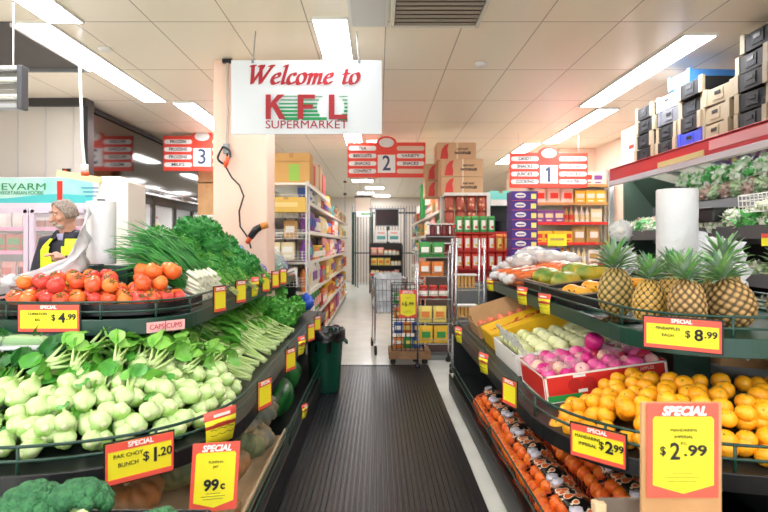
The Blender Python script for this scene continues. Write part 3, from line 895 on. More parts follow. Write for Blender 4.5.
# --- tomatoes on the top shelf
TOM = [M('tomato_red', '#e65a38', .25, n=('#f0763e', 5)), M('tomato_orange', '#f68a3e', .25, n=('#ee6a30', 5)), M('tomato_deep', '#e04c40', .25)]
def tomato(mt):
    t = thing('tomato', 'x', 'tomato')
    b = MB(); b.lathe([(.001, -.034), (.02, -.032), (.036, -.015), (.04, .002), (.034, .022), (.018, .033), (.006, .030), (.001, .026)], mt, 18, lobes=5, amp=.05, capb=False, capt=False); b.build('fruit', t, True)
    b = MB()
    for k in range(5):
        a = 2*PI*k/5; b.add([(0,0,.030), (.012*math.cos(a-.3), .012*math.sin(a-.3), .035), (.024*math.cos(a), .024*math.sin(a), .034), (.012*math.cos(a+.3), .012*math.sin(a+.3), .035)], [(0,1,2,3)], LEAFD)
    b.build('calyx', t); return t
TM = [Maker(tomato(q)) for q in TOM]
t = thing('tomato_tray', 'wide black curved tray holding the tomatoes on the left top shelf', 'tray')
b = MB(); tt = outl(-1.5, .50, 2.63, .42, 3, 3.12)
b.add([(x, y, 1.105) for x, y in tt], [tuple(range(len(tt)))], BLACK); b.build('tray_floor', t)
b = MB(); b.sheet([[(x, y, 1.10) for x, y in tt], [(x, y, 1.155) for x, y in tt]], BLACK); b.build('tray_wall', t, solid=.008)
random.seed(13); k = 0
G_T = 'tomatoes on the left top shelf'
for x, y, d in grid_pile(LT, .078, lambda x, y, d: d > .085 and y < 3.03, jit=.12):
    rr = R(); TM[k % 3]((x, y, 1.148+.16*min(d,.35)), Euler((U(-.7,.7), U(-.7,.7), U(0,6))), U(.92, 1.08), 'ripe tomato in the curved tray of the left top shelf', G_T); k += 1
for x, y, d in grid_pile(LT, .088, lambda x, y, d: d > .14 and y < 2.98 and R() < .62, jit=.1):
    TM[(k*7) % 3]((x, y, 1.215+.16*min(d,.35)), Euler((U(-.7,.7), U(-.7,.7), U(0,6))), U(1.0, 1.12), 'ripe tomato in the curved tray of the left top shelf', G_T); k += 1
for x, y in ((-1.19, 2.92), (-1.10, 2.95), (-1.27, 2.98), (-1.15, 3.02)):
    TM[1]((x, y, 1.30), Euler((.4,.3,1)), 1.25, 'big orange tomato topping the right end of the tomato heap', 'big tomatoes on top'); k += 1
# --- spring onions
def onion(seed):
    random.seed(seed)
    t = thing('spring_onion_bunch', 'x', 'spring onions')
    w_ = MB(); g = MB()
    for k in range(11):
        x = U(-.035,.035); z = U(-.012,.03); a = U(-.10,.10); c = U(.0,.12)
        p0 = Vector((x*.7, 0, z)); p1 = p0+Vector((a*.1, .06, .0)); 
        w_.tube([p0+Vector((0,-.012,0)), p0, p0+Vector((a*.03, .03, 0)), p1], [.004, .009, .007, .006], ONION, n=6); g.tube([p1, p1+Vector((a*.05, .05, .0))], .006, M('onion_pale', '#c3dca0', .4), n=6, cap=False)
        for q in range(5):
            w_.tube([p0+Vector((0,-.008,0)), p0+Vector((U(-.02,.02), -.05, U(-.03,.0)))], .0008, ONION, n=3, cap=False)
        for s in range(2):
            e = U(-.08,.08); L_ = U(.32, .44)
            g.tube([p1, p1+Vector((a*.15+e*.2, L_*.35, .03*s)), p1+Vector((a*.4+e*.6, L_*.7, .05-c*.3)), p1+Vector((a*.7+e*1.1, L_, .04-c))], [.006, .0062, .005, .001], ONG, n=5)
    w_.build('white_ends', t, True); g.build('green_blades', t, True); return t
ON = [Maker(onion(50+i)) for i in range(3)]
random.seed(14)
for i in range(16):
    y = 3.14+.026*i*1.15; lay = i % 3
    ON[i % 3]((-1.04+.0*lay-.015*lay, y, 1.16+.035*lay), Euler((.50+.07*lay+U(-.06,.1), U(-.4,.4), PI*.5+U(.05,.45))), U(.95,1.1), 'spring onion bunch with white ends at the left top rail and blades leaning left', 'spring onions on the left top shelf')
# --- parsley, coriander, kale and bagged greens
PAR = M('parsley_leaf', '#4aa83a', .5, n=('#2f8a32', 30)); COR = M('coriander_leaf', '#6fb53f', .5, n=('#4a9a34', 30)); KAL = M('kale_leaf', '#2d8038', .5, n=('#3fa045', 24))
PA = Maker(curly('parsley_bunch', 'x', 'parsley', PAR, (.10, .11, .08), 420, .014, LEAFL, seed=61, mat2=COR))
for i, (x, y, z) in enumerate([(-1.15, 3.78, 1.26), (-1.32, 3.72, 1.38), (-1.45, 3.66, 1.46), (-1.2, 3.95, 1.30), (-1.38, 3.92, 1.42), (-1.5, 3.88, 1.48), (-1.12, 4.02, 1.22)]):
    PA((x, y, z), Euler((.5, 0, PI/2)), U(1,1.15), 'parsley bunch beside the spring onions on the left top shelf', 'parsley bunches')
CO = Maker(curly('coriander_bunch', 'x', 'coriander', COR, (.08, .10, .07), 300, .013, M('stem_yellow', '#cddc8e', .5), seed=62))
for i, (x, y, z) in enumerate([(-1.08, 3.66, 1.20), (-1.08, 3.86, 1.19), (-1.06, 4.12, 1.20), (-1.2, 4.1, 1.30)]):
    CO((x, y, z), Euler((.5, 0, PI/2)), 1.0, 'light green coriander bunch at the left top rail', 'coriander bunches')
KA = Maker(curly('kale_bunch', 'x', 'kale', KAL, (.12, .14, .10), 460, .02, LEAFL, seed=63))
for i, (x, y, z) in enumerate([(-1.1, 4.3, 1.26), (-1.3, 4.25, 1.44), (-1.42, 4.2, 1.54), (-1.1, 4.55, 1.28), (-1.28, 4.55, 1.44), (-1.4, 4.5, 1.56), (-1.2, 4.42, 1.36)]):
    KA((x, y, z), Euler((.5, 0, PI/2)), 1.0, 'dark curly kale bunch before the bagged greens on the left top shelf', 'kale bunches')
FILM = M('clear_film', '#e9eef8', .12, alpha=.28)
FILMB = M('blue_film', '#8ea3e6', .2, alpha=.75, bump=.4, bscale=30)
def bagged(seed, film):
    t = curly('bagged_greens', 'x', 'bagged greens', KAL, (.09, .16, .075), 300, .016, LEAFL, seed=seed)
    b = MB(); b.ball((0, .03, 0), (.11, .2, .095), film, 16, 10, fn=lambda v: 1+.07*math.sin(v.x*11+v.y*5)*math.cos(v.z*9)); b.build('plastic_sleeve', t, True)
    b = MB(); b.ball((0, .21, .02), (.07, .05, .05), FILMB, 10, 7, fn=lambda v: 1+.15*math.sin(v.x*9+v.z*9)); b.build('blue_collar', t, True)
    return t
BG = Maker(bagged(71, FILM))
for i, (x, y, z) in enumerate([(-1.14, 4.76, 1.25), (-1.12, 4.9, 1.21), (-1.12, 5.70, 1.24), (-1.13, 5.86, 1.24), (-1.12, 6.06, 1.24)] ):
    BG((x, y, z), Euler((.85, 0, PI/2-.2)), 1.0, 'greens in a clear plastic sleeve with blue collar, left top shelf before the column', 'bagged greens on the left top shelf')
PUR = M('purple_film', '#6d6aa8', .25, bump=.5, bscale=25)
BG2 = thing('purple_wrapped_cabbage', 'x', 'wrapped cabbage')
b = MB(); b.ball((0,0,0), (.09,.09,.08), PUR, 16, 10, fn=lambda v: 1+.08*math.sin(v.x*9+v.y*8)); b.build('head', BG2, True)
b = MB(); b.ball((.0,0,.08), (.035,.035,.04), FILMB, 10, 7); b.build('twisted_film', BG2, True)
BG2 = Maker(BG2)
for x, y, z in [(-1.10, 4.98, 1.19), (-1.1, 6.22, 1.18)]:
    BG2((x, y, z), U(0,6), 1, 'purple film wrapped cabbage by the column on the left top rail', 'wrapped cabbages')

# --- pumpkins and melons on the bottom shelf
PUM = [M('pumpkin_grey', '#6d7468', .55, n=('#a08b66', 7)), M('pumpkin_green', '#5d6d4e', .55, n=('#8b8a5e', 8)), M('pumpkin_orange', '#b97a45', .55, n=('#8e7a58', 7))]
def pumpkin(mt, name='pumpkin'):
    t = thing(name, 'x', 'pumpkin')
    b = MB(); b.lathe([(.001,-.055), (.06,-.065), (.115,-.045), (.135,0), (.12,.045), (.07,.066), (.03,.055), (.001,.045)], mt, 60, lobes=12, amp=.22, capb=False, capt=False); b.build('fruit', t, True)
    b = MB(); b.tube([(0,0,.045), (.005,0,.07), (.02,0,.09)], [.016,.01,.012], M('pumpkin_stem', '#b8a878', .7)); b.build('stem', t, True); return t
PM = [Maker(pumpkin(q)) for q in PUM]
for i, (x, y, z, k, s, lab) in enumerate([(-.75, 3.46, .40, 0, .95, 'grey ribbed pumpkin at the far end of the pumpkin heap, tallest'), (-.72, 3.22, .33, 0, .9, 'grey pumpkin with tan speckles below the tallest one'), (-.745, 3.0, .34, 1, .98, 'dark green mottled pumpkin in the middle of the pumpkin heap'),
        (-.745, 2.74, .31, 2, .95, 'orange tinged pumpkin touching the 99c card'), (-.71, 2.52, .25, 2, .65, 'small pale pumpkin lowest beside the 99c card'), (-.98, 3.3, .40, 1, 1.05, 'green pumpkin tucked deep under the left middle shelf'), (-1.0, 2.9, .38, 0, 1.05, 'grey pumpkin behind the orange tinged one'),
        (-1.1, 2.45, .34, 2, 1.1, 'orange tinged pumpkin in the shade behind the broccoli crate'), (-.95, 2.62, .36, 1, 1.0, 'green pumpkin behind the 99c card'), (-1.35, 2.4, .34, 0, 1.1, 'grey pumpkin deepest behind the broccoli crate')]):
    PM[k]((x, y, z), Euler((U(-.7,-.2), U(-.6,.6), U(0,6))), s, lab, 'pumpkins')
t = thing('cardboard_tray', 'flat cardboard tray under the pumpkins on the left bottom shelf', 'cardboard tray', (-.85, 2.95, .2))
b = MB(); b.box((0,0,-.005), (.5, 1.25, .01), CARDL); b.build('tray_floor', t)
b = MB(); b.box((.245,0,.02), (.01, 1.25, .05), CARDL); b.box((-.245,0,.02), (.01, 1.25, .05), CARDL); b.build('side', t)
MEL = M('melon_skin', '#1f6f2e', .3, wave=('#0f4a22', 5, 'X', 4))
def melon():
    t = thing('watermelon', 'x', 'watermelon')
    b = MB(); b.ball((0,0,0), (.13,.17,.13), MEL, 24, 16); b.build('fruit', t, True)
    b = MB(); b.tube([(0,-.168,0), (0,-.19,.01)], .007, M('pumpkin_stem', '#b8a878', .7)); b.build('stem', t, True); return t
ME = Maker(melon())
for x, y, z, lab in [(-.74, 3.98, .34, 'nearer striped green watermelon below the left shelf before the bin'), (-.76, 4.34, .40, 'farther watermelon, higher, against the bin'), (-1.08, 4.2, .35, 'watermelon deep under the left shelf'), (-.8, 4.8, .33, 'watermelon hidden mostly behind the bin')]:
    ME((x, y, z), Euler((U(-.5,.5), U(-.5,.5), U(0,6))), 1, lab, 'watermelons')
price_tag(299, LB, .27, .09, .1, 'small bright yellow tag on the bottom left rail by the pumpkins', style='soft')

# --- broccoli crate in the foreground
BRO = M('broccoli_floret', '#2b6640', .7, n=('#3d7f4d', 60), bump=1.0, bscale=160)
def broc(seed):
    random.seed(seed)
    t = thing('broccoli', 'x', 'broccoli')
    b = MB()
    for k in range(26):
        a = k*2.4; r = .074*math.sqrt(k/26); h = .045*(1-(r/.08)**2)
        b.ball((r*math.cos(a), r*math.sin(a), h), .026*U(.85,1.15), BRO, 12, 8, fn=lambda v: 1+.05*math.sin(v.x*17+v.y*13)*math.sin(v.z*15))
    b.build('florets', t, True)
    b = MB(); b.tube([(0,0,-.09), (0,0,-.03), (0,0,.02)], [.018,.02,.045], M('broccoli_stalk', '#a9c67e', .5), n=10); b.build('stalk', t, True); return t
BR = [Maker(broc(80+i)) for i in range(2)]
t = thing('broccoli_crate', 'black plastic crate of broccoli in the left foreground', 'crate', (-.86, 1.42, .59))
b = MB(); b.box((0,0,-.07), (.72,.42,.01), BLACK); b.build('crate_floor', t)
b = MB()
for sx_, sy_, dx, dy in ((0,-.21,.72,.012),(0,.21,.72,.012),(-.36,0,.012,.42),(.36,0,.012,.42)): b.box((sx_, sy_, 0), (dx, dy, .14), BLACK)
b.build('crate_wall', t, bevel=.004)
t = thing('display_plinth', 'dark plinth standing in front of the left stand under the broccoli crate', 'plinth', (-.86, 1.42, 0))
b = MB(); b.box((0,0,.245), (.7,.4,.49), SHELFG); b.build('body', t, bevel=.01)
b = MB(); b.box((0,0,.502), (.74,.44,.024), BLACK); b.build('top', t, bevel=.008)
for i, (x, y, z, s, lab) in enumerate([(-1.08, 1.42, .83, 1.0, 'big broccoli head at the left edge of the crate'), (-.93, 1.47, .85, 1.0, 'broccoli head at the middle of the crate, second from left'), (-.81, 1.5, .855, .95, 'topmost broccoli head in the crate'), (-.70, 1.42, .81, .72, 'small broccoli head beside the pale stalk'),
       (-.59, 1.44, .80, .85, 'rightmost broccoli head in the crate'), (-.86, 1.33, .77, .9, 'broccoli head at the front of the crate'), (-1.02, 1.3, .78, 1.0, 'broccoli head cut by the lower picture edge'), (-1.16, 1.5, .8, 1.1, 'broccoli head at the back left of the crate')]):
    BR[i % 2]((x, y, z-.115), Euler((U(-.4,.1), U(-.4,.4), U(0,6))), s, lab, 'broccoli in the crate')
t = thing('broccoli_cutting', 'pale green stalk end among the broccoli heads', 'broccoli stalk', (-.755, 1.40, .745))
b = MB(); b.ball((0,0,0), (.022,.02,.026), M('stalk_end', '#b7cf8a', .5), 12, 8); b.build('stalk', t, True)
b = MB()
for k in range(4): leaf(b, (0,0,0), (math.cos(k*1.6), -.3, math.sin(k*1.6)), (0,1,0), .03, .025, M('stalk_end', '#b7cf8a', .5))
b.build('leaves', t, True)
# ---------------------------------------------------------------- right stand: fruit
MAN = M('mandarin_yellow', '#ffb71f', .35, bump=.25, bscale=120, n=('#fca61a', 6))
ORA = M('mandarin_orange', '#fb8426', .35, bump=.25, bscale=120, n=('#f26e1a', 6))
def citrus(mt, lab, r=.038):
    t = thing('mandarin', lab, 'mandarin')
    b = MB(); b.lathe([(.001,-r*.84), (r*.5,-r*.78), (r*.88,-r*.42), (r,0), (r*.88,r*.45), (r*.5,r*.80), (r*.15,r*.84), (.001,r*.8)], mt, 16, capb=False, capt=False); b.build('fruit', t, True)
    b = MB(); b.lathe([(.005, r*.82), (.003, r*.87)], M('calyx', '#7d8f3c', .6), 6); b.build('calyx', t); return t
MY = Maker(citrus(MAN, 'yellow mandarin'))
random.seed(17)
G = 'yellow mandarins on the right middle shelf'
cnt = 0
def nearbox(x, y): return (.80 < x < 1.47 and y > 2.62)
for lay in (0, 1, 2):
    for x, y, d in grid_pile(RM, .078, lambda x, y, d: (.045 + lay*.05) < d < .62 - lay*.06 and y < 2.78 and not nearbox(x, y) and (lay == 0 or R() < .95)):
        if x > 1.46 and x < 1.75 and y > 2.68: continue
        if lay == 0 and d > .13: continue
        if lay == 1 and d > .3: continue
        MY((x, y, .688 + .17*d + .042*lay*min(1, max(.0, (d-.03)*7)) - .09*max(0, min(1, (y-2.2)*3))*max(0, min(1, (1.3-x)*3)) + U(-.008, .01)), Euler((U(-.9,.9), U(-.9,.9), U(0,6))), U(.94, 1.1), 'yellow mandarin in the heap at the front of the right middle shelf', G); cnt += 1
# extra rows right behind
for x, y, z in [(2.0+.08*i+.02*(j % 2), 2.55+.08*j, .83+.01*j) for i in range(4) for j in range(4)]:
    MY((x, y, z), Euler((U(-.9,.9), U(-.9,.9), U(0,6))), U(.94, 1.1), 'yellow mandarin in the heap at the right end of the right middle shelf', G)
# cartons ----------------------------------------------------------------
CRED = M('carton_red', '#d92a22', .5)
CWH = M('carton_white', '#f1efe9', .55)
def carton(name, label, W_, D_, H_, outer, inner=CARDL, loc=(0,0,0), rot=(0,0,0), border=None, cat='fruit carton'):
    t = thing(name, label, cat, loc, rot)
    w = .006
    b = MB(); b.box((0,0,.003), (W_, D_, .006), inner); b.build('floor_panel', t)
    for (cx, cy, dx, dy) in ((0,-D_/2,W_,w),(0,D_/2,W_,w),(-W_/2,0,w,D_),(W_/2,0,w,D_)):
        b = MB(); b.box((cx, cy, H_/2), (dx, dy, H_), outer)
        if border:
            sx_, sy_ = (1 if cx == 0 else 0), (1 if cy == 0 else 0)
            o_ = .004
            ox = math.copysign(o_, cx) if cx else 0; oy = math.copysign(o_, cy) if cy else 0
            for zz in (.005, H_-.005): b.box((cx+ox, cy+oy, zz), (dx if sx_ else .002, dy if sy_ else .002, .010), border)
            for s_ in (-1, 1):
                b.box((cx+ox+(s_*(W_/2-.005) if sx_ else 0), cy+oy+(s_*(D_/2-.005) if sy_ else 0), H_/2), (.010 if sx_ else .002, .010 if sy_ else .002, H_), border)
        b.build('side_panel', t)
    return t
tilt = -math.radians(8)
TT = Euler((0, tilt, 0))
def inbox(loc, rot, p): return Vector(loc) + rot.to_matrix() @ Vector(p)
L0 = (1.125, 2.91, .705)
t = carton('apple_carton', 'open red carton with white edges and apple print, full of pink apples', .60, .45, .135, CRED, loc=L0, rot=TT, border=CWH)
b = MB()
for cx_, mt in ((-.155, M('print_apple', '#b8201c', .5)), (-.085, M('print_apple', '#b8201c', .5))):
    b.lathe([(.034, 0), (.034, .002)], mt, 20, T=Matrix.Translation((cx_, -.229, .075)) @ Matrix.Rotation(PI/2, 4, 'X'))
b.box((-.12, -.231, .045), (.045, .002, .016), CWH); b.box((-.13, -.231, .118), (.06, .002, .012), CWH)
b.box((-.21, -.230, .02), (.17, .002, .03), M('print_green', '#2c9a4a', .5)); b.build('apple_print', t)
text('RED APPLES', .022, M('print_pale', '#f3b6a5', .5), t, (.18, -.2295, .108), bold=.0005)
PINKA = [M('apple_pink', '#e8459a', .3, n=('#f28fb8', 9)), M('apple_magenta', '#d92a86', .3), M('apple_pale', '#f6a9b9', .3, n=('#f7d3b0', 8)), M('apple_red', '#cf3055', .3)]
def apple(mt):
    t = thing('apple', 'x', 'apple')
    b = MB(); b.lathe([(.001,-.030), (.016,-.035), (.034,-.018), (.039,.005), (.033,.026), (.016,.035), (.005,.029), (.001,.026)], mt, 16, capb=False, capt=False); b.build('fruit', t, True)
    b = MB(); b.tube([(0,0,.026), (.003,0,.042)], .0018, M('apple_stalk', '#5a4028', .7), n=4); b.build('stalk', t); return t
AP = [Maker(apple(q)) for q in PINKA]
random.seed(18); k = 0
for i in range(7):
    for j in range(5):
        p = inbox(L0, TT, (-.255+.085*i+U(-.008,.008), -.175+.086*j+U(-.008,.008), .105+U(0,.025)))
        AP[k % 4 if R() < .7 else 0](p, Euler((U(-.8,.8), U(-.8,.8), U(0,6))), U(.95,1.15), 'pink apple packed in the red carton', 'pink apples in the red carton'); k += 1
AP[1](inbox(L0, TT, (.10, .14, .185)), Euler((.3,.2,0)), 1.35, 'large magenta apple on top at the back of the red carton', 'top apple')
SHEEN = M('clear_plastic', '#ffffff', .08, alpha=.22, bump=1., bscale=25)
def plastic(label, loc, L_, W_, rot=(0,0,0), seed=1, mat=SHEEN, amp=.02, part='crumpled_sheet', name='plastic_sheet', cat='plastic sheet', drop=0):
    random.seed(seed)
    ph = [U(0,6) for _ in range(6)]
    rows = []
    for i in range(15):
        row = []
        for j in range(12):
            u = i/14-.5; v = j/11-.5
            z = amp*(math.sin(u*17+v*9+ph[0])+math.sin(v*21-u*6+ph[1])+.6*math.sin(u*34+v*25+ph[2]))*.5 - drop*max(0, -v)**1.5*2
            row.append((u*L_+amp*.4*math.sin(v*15+ph[3]), v*W_+amp*.4*math.sin(u*17+ph[4]), z))
        rows.append(row)
    b = MB(); b.sheet(rows, mat); t = b.build(name, None, True, loc=loc, rot=rot); return tag(t, label, cat)
plastic('clear crinkled plastic liner over the pink apples, left side', inbox(L0, TT, (-.20, .02, .155)), .28, .42, TT, 3, amp=.012)
plastic('clear crinkled plastic liner over the pink apples, right side', inbox(L0, TT, (.2, .08, .165)), .2, .28, TT, 4, amp=.02)
# pears
L1 = (1.13, 3.56, .70)
t = carton('pear_carton', 'white carton of pale pears behind the red apple carton', .60, .62, .13, CWH, loc=L1, rot=TT)
PEAR = M('pear_pale', '#eef0bf', .4, n=('#dfe6a2', 7))
def pear():
    t = thing('pear', 'x', 'pear')
    b = MB(); b.lathe([(.001,-.04), (.025,-.042), (.045,-.02), (.046,.005), (.034,.035), (.02,.055), (.008,.062), (.001,.06)], PEAR, 16, capb=False, capt=False); b.build('fruit', t, True)
    b = MB(); b.tube([(0,0,.06), (.004,0,.078)], .002, M('apple_stalk', '#5a4028', .7), n=4); b.build('stalk', t); return t
PR = Maker(pear())
random.seed(19)
for i in range(5):
    for j in range(5):
        PR(inbox(L1, TT, (-.22+.11*i, -.24+.12*j, .125)), Euler((PI/2+U(-.4,.4), U(-.4,.4), U(0,6))), U(.95,1.1), 'pale green pear nested in the white carton', 'pears in the white carton')
b = MB()
for i in range(4): b.box((-.165+.11*i, 0, .10), (.004, .58, .05), CARDL)
b.build('divider', t)
for i in range(3):
    plastic('white crinkled plastic liner hanging over the %s of the pear carton' % ('near edge', 'left edge', 'aisle corner')[i], (.865, 3.32+.2*i, .79), .22, .24, Euler((0, 1.15, 0)), 8+i, mat=M('milky_plastic', '#f4f5f4', .15, alpha=.6, bump=.8, bscale=30), amp=.014)
# yellow carton and brown carton lids
YEL = M('carton_yellow', '#f4c112', .5)
t = carton('yellow_carton', 'yellow carton with red script tilted behind the pear carton', .62, .42, .16, YEL, loc=(1.16, 4.15, .74), rot=Euler((0, -.35, 0)))
text('Lotus', .17, M('script_red', '#c9362a', .5), t, (.08, -.02, .1685), shear=.4, bold=.004, upright=False)
t2 = text('LETTUCE', .045, M('script_red', '#c9362a', .5), t, (-.19, -.06, .1685), upright=False)
b = MB(); b.box((0, 0, .164), (.62, .42, .006), YEL); b.build('lid', t)
t = carton('brown_carton', 'open brown carton with red printed fruit on its raised lid, far end of right stand', .56, .42, .14, CARD, loc=(1.12, 4.72, .72), rot=Euler((0, -.3, 0)))
PKN = M('stonefruit', '#ef6a4a', .35, n=('#f39a6a', 12))
b = MB()
b.box((-.0, -.04, .19), (.56, .006, .17), CARD, rot=(-.5, 0, 0)); b.build('lid_flap', t)
PF = thing('peach', 'x', 'peach'); b = MB(); b.lathe([(.001,-.032), (.025,-.03), (.036,0), (.025,.03), (.008,.032), (.001,.028)], PKN, 14, capb=False, capt=False); b.build('fruit', PF, True)
b = MB(); b.lathe([(.003,.028), (.002,.036)], M('apple_stalk', '#5a4028', .7), 5); b.build('stalk', PF)
PF = Maker(PF)
for i in range(6):
    for j in range(3):
        PF(inbox((1.12, 4.72, .72), Euler((0,-.3,0)), (-.22+.085*i, -.16+.075*j, .12)), (0,0,U(0,6)), 1, 'red peach in the brown carton on the far right stand', 'peaches in the brown carton')
# items right of the upright
t = carton('brown_box', 'open brown box behind the mandarins at the right picture edge', .5, .3, .12, CARD, loc=(1.98, 2.98, .80), rot=Euler((0, .1, .1)))
plastic('crumpled white plastic bag on the brown box right of the dark upright', (1.88, 2.85, .97), .2, .22, Euler((.9, .2, 0)), 14, mat=PLW, amp=.04, name='plastic_bag', cat='plastic bag')
plastic('bright green plastic bag beside the white bag at the right edge', (2.0, 2.98, 1.0), .24, .18, Euler((.6, 0, 0)), 15, mat=M('green_plastic', '#5cd04a', .25, alpha=.85), amp=.03, name='plastic_bag', cat='plastic bag')
GD = M('aubergine_dark', '#2d2133', .3)
EG = thing('cabbage', 'x', 'cabbage'); b = MB(); b.ball((0,0,0), (.07,.07,.06), LEAFL, 14, 9, fn=lambda v: 1+.06*math.sin(v.x*8+v.y*5)); b.build('head', EG, True)
b = MB()
for k in range(5): leaf(b, (.04*math.cos(k*1.25), .04*math.sin(k*1.25), -.02), (math.cos(k*1.25), math.sin(k*1.25), .8), (-math.sin(k*1.25), math.cos(k*1.25), 0), .09, .08, M('cabbage_leaf', '#dfe8c0', .4), curl=-.5)
b.build('outer_leaves', EG, True); EG = Maker(EG)
for x, y, z, l in [(1.80, 2.92, .98, 'left'), (1.86, 3.15, 1.0, 'middle'), (2.18, 3.0, .99, 'right')]:
    EG((x, y, z), U(0,5), .9, 'pale cabbage behind the mandarins, %s of the three' % l)

# ---------------- top shelf right
def pine_mat(col):
    m = M('pine_eye'+col, col, .6); nt = m.node_tree
    a = nt.nodes.new('ShaderNodeAttribute'); a.attribute_name = 'eye'
    r = nt.nodes.new('ShaderNodeValToRGB'); e = r.color_ramp.elements
    e[0].position = .12; e[0].color = lin('#4d4426'); e[1].position = .8; e[1].color = lin('#c8a66a')
    q = r.color_ramp.elements.new(.35); q.color = lin(col)
    nt.links.new(a.outputs['Fac'], r.inputs[0]); nt.links.new(r.outputs[0], nt.nodes['Principled BSDF'].inputs['Base Color'])
    return m
def pine(seed, col):
    random.seed(seed)
    t = thing('pineapple', 'x', 'pineapple')
    m_eye = pine_mat(col)
    H_ = .225; n = 96; k = 64; b = MB(); vs = []; fs = []; mi = []
    pat = []
    for i in range(k+1):
        s = i/k; a = -PI/2+PI*s
        r = .070*(abs(math.cos(a))**.36)*(1.03-.12*s); z = H_/2*math.sin(a)*1.0 + H_/2
        z = H_*s
        for j in range(n):
            an = 2*PI*j/n
            p = math.sin(4*an*1+z*60)*math.sin(4*an-z*60)
            q = abs(math.cos(6*an+z*80))*abs(math.cos(6*an-z*80))
            pat.append(q)
            rr = r+ .006*q - .002
            if i in (0, k): rr = .012
            vs.append((rr*math.cos(an), rr*math.sin(an), z))
    f1 = []; f2 = []
    for i in range(k):
        for j in range(n):
            j2 = (j+1) % n
            f = (i*n+j, i*n+j2, (i+1)*n+j2, (i+1)*n+j)
            f1.append(f)
    b.add(vs, f1, m_eye); o = len(b.v); 
    b.f.append(tuple(range(n))[::-1]); b.mi.append(0)
    fo = b.build('fruit', t, True)
    at = fo.data.color_attributes.new('eye', 'FLOAT_COLOR', 'POINT')
    for i_, q_ in enumerate(pat): at.data[i_].color = (q_, q_, q_, 1)
    b = MB(); PL = M('pine_leaf', '#6f9a7a', .5, n=('#a5b8a0', 12)); PL2 = M('pine_leaf_green', '#57a456', .5, n=('#8fb56a', 12))
    for kk in range(46):
        a = kk*2.4; s = kk/46
        d = Vector((math.cos(a)*(1.25-.9*s), math.sin(a)*(1.25-.9*s), .5+s*.9))
        leaf(b, (math.cos(a)*.02*(1-s), math.sin(a)*.02*(1-s), H_-.004+.03*s), d, (-math.sin(a), math.cos(a), 0), .085+.045*s, .022, PL if kk % 2 else PL2, curl=.7-.4*s, fold=.25)
    b.build('crown', t, True); return t
P1 = Maker(pine(1, '#a58f45')); P2 = Maker(pine(2, '#dba93c')); P3 = Maker(pine(3, '#9a7042'))
for mk, px, Y, s, rot, l in [(P1, 616, 2.68, 1.08, (.0,-.02,0), 'leftmost pineapple on the right top shelf, greenish'), (P2, 648, 2.42, .9, (.03,.06,1), 'golden yellow pineapple, second from left'), (P3, 688, 2.27, .95, (-.05,0,2), 'brown pineapple with a broad green crown, third from left'),
        (P3, 738, 2.33, 1.0, (.05,.25,3), 'widest brown pineapple, fourth from left'), (P3, 790, 2.25, 1.05, (0,-.1,4), 'pineapple cut by the right picture edge'),
        (P1, 722, 2.70, 1.15, (.1,.1,5), 'pineapple standing behind the brown ones'), (P2, 672, 2.68, .95, (0,.1,1), 'small pineapple in the second row behind the golden one'), (P3, 800, 2.6, 1.1, (0,0,1), 'pineapple beyond the right picture edge')]:
    mk((WX(px, Y), Y, 1.088), Euler(rot), (s*1.08, s*1.08, s) if px != 738 else (s*1.35, s*1.25, s*.95), l)
b = MB(); random.seed(2)
b.sheet([[(x, y, .004*math.sin(x*60+y*33)+.002) for x in (-.16,-.08,0,.08,.16)] for y in (-.1,0,.1)], M('black_liner', '#101114', .25))
tag(b.build('black_mat', loc=(1.2, 2.62, 1.088), solid=.002), 'thin black paper liner under the leftmost pineapple', 'liner')
BCR = M('black_crate', '#1b1a19', .5)
def crate2(lab, loc, W_, D_, H_, rot=(0,0,0)):
    t = carton('black_crate', lab, W_, D_, H_, BCR, BCR, loc=loc, rot=rot, cat='crate')
    b = MB()
    for s_ in (-1,1):
        b.box((0, s_*D_/2, H_), (W_+.012, .014, .008), M('crate_edge', '#8d7a62', .6)); b.box((s_*W_/2, 0, H_), (.014, D_+.012, .008), M('crate_edge', '#8d7a62', .6))
    b.build('rim', t); return t
RT_ = Euler((0, -.12, 0))
LA = (1.36, 3.24, 1.10); crate2('black crate of orange mangoes next to the pineapples', LA, .5, .36, .09, RT_)
LB_ = (1.36, 3.84, 1.11); crate2('black crate of green papayas behind the mango crate', LB_, .5, .60, .10, RT_)
MG = M('mango_skin', '#f9a526', .35, n=('#f6bd3a', 6))
def mango():
    t = thing('mango', 'x', 'mango'); b = MB(); b.ball((0,0,0), (.055,.04,.035), MG, 16, 10, fn=lambda v: 1+.08*v.x*v.y); b.build('fruit', t, True)
    b = MB(); b.tube([(-.052,0,0), (-.062,0,.003)], .004, M('apple_stalk', '#5a4028', .7), n=5); b.build('stalk', t); return t
MGm = Maker(mango()); random.seed(20)
for i in range(4):
    for j in range(3):
        MGm(inbox(LA, RT_, (-.18+.115*i, -.11+.105*j, .085+.01*(i % 2))), Euler((0, U(-.3,.3), U(-.5,.5))), 1.05, 'orange mango in the black crate beside the pineapples', 'mangoes')
PPY = M('papaya_skin', '#4f8a3a', .4, n=('#e0c035', 5))
def papaya():
    t = thing('papaya', 'x', 'papaya'); b = MB(); b.lathe([(.001,-.13), (.03,-.12), (.06,-.06), (.068,0), (.055,.07), (.03,.115), (.01,.13), (.001,.13)], PPY, 20, T=Matrix.Rotation(PI/2, 4, 'Y'), lobes=5, amp=.08, capb=False, capt=False); b.build('fruit', t, True)
    b = MB(); b.tube([(.125,0,0), (.14,0,0)], .008, M('apple_stalk', '#5a4028', .7), n=6); b.build('stalk', t); return t
PPm = Maker(papaya())
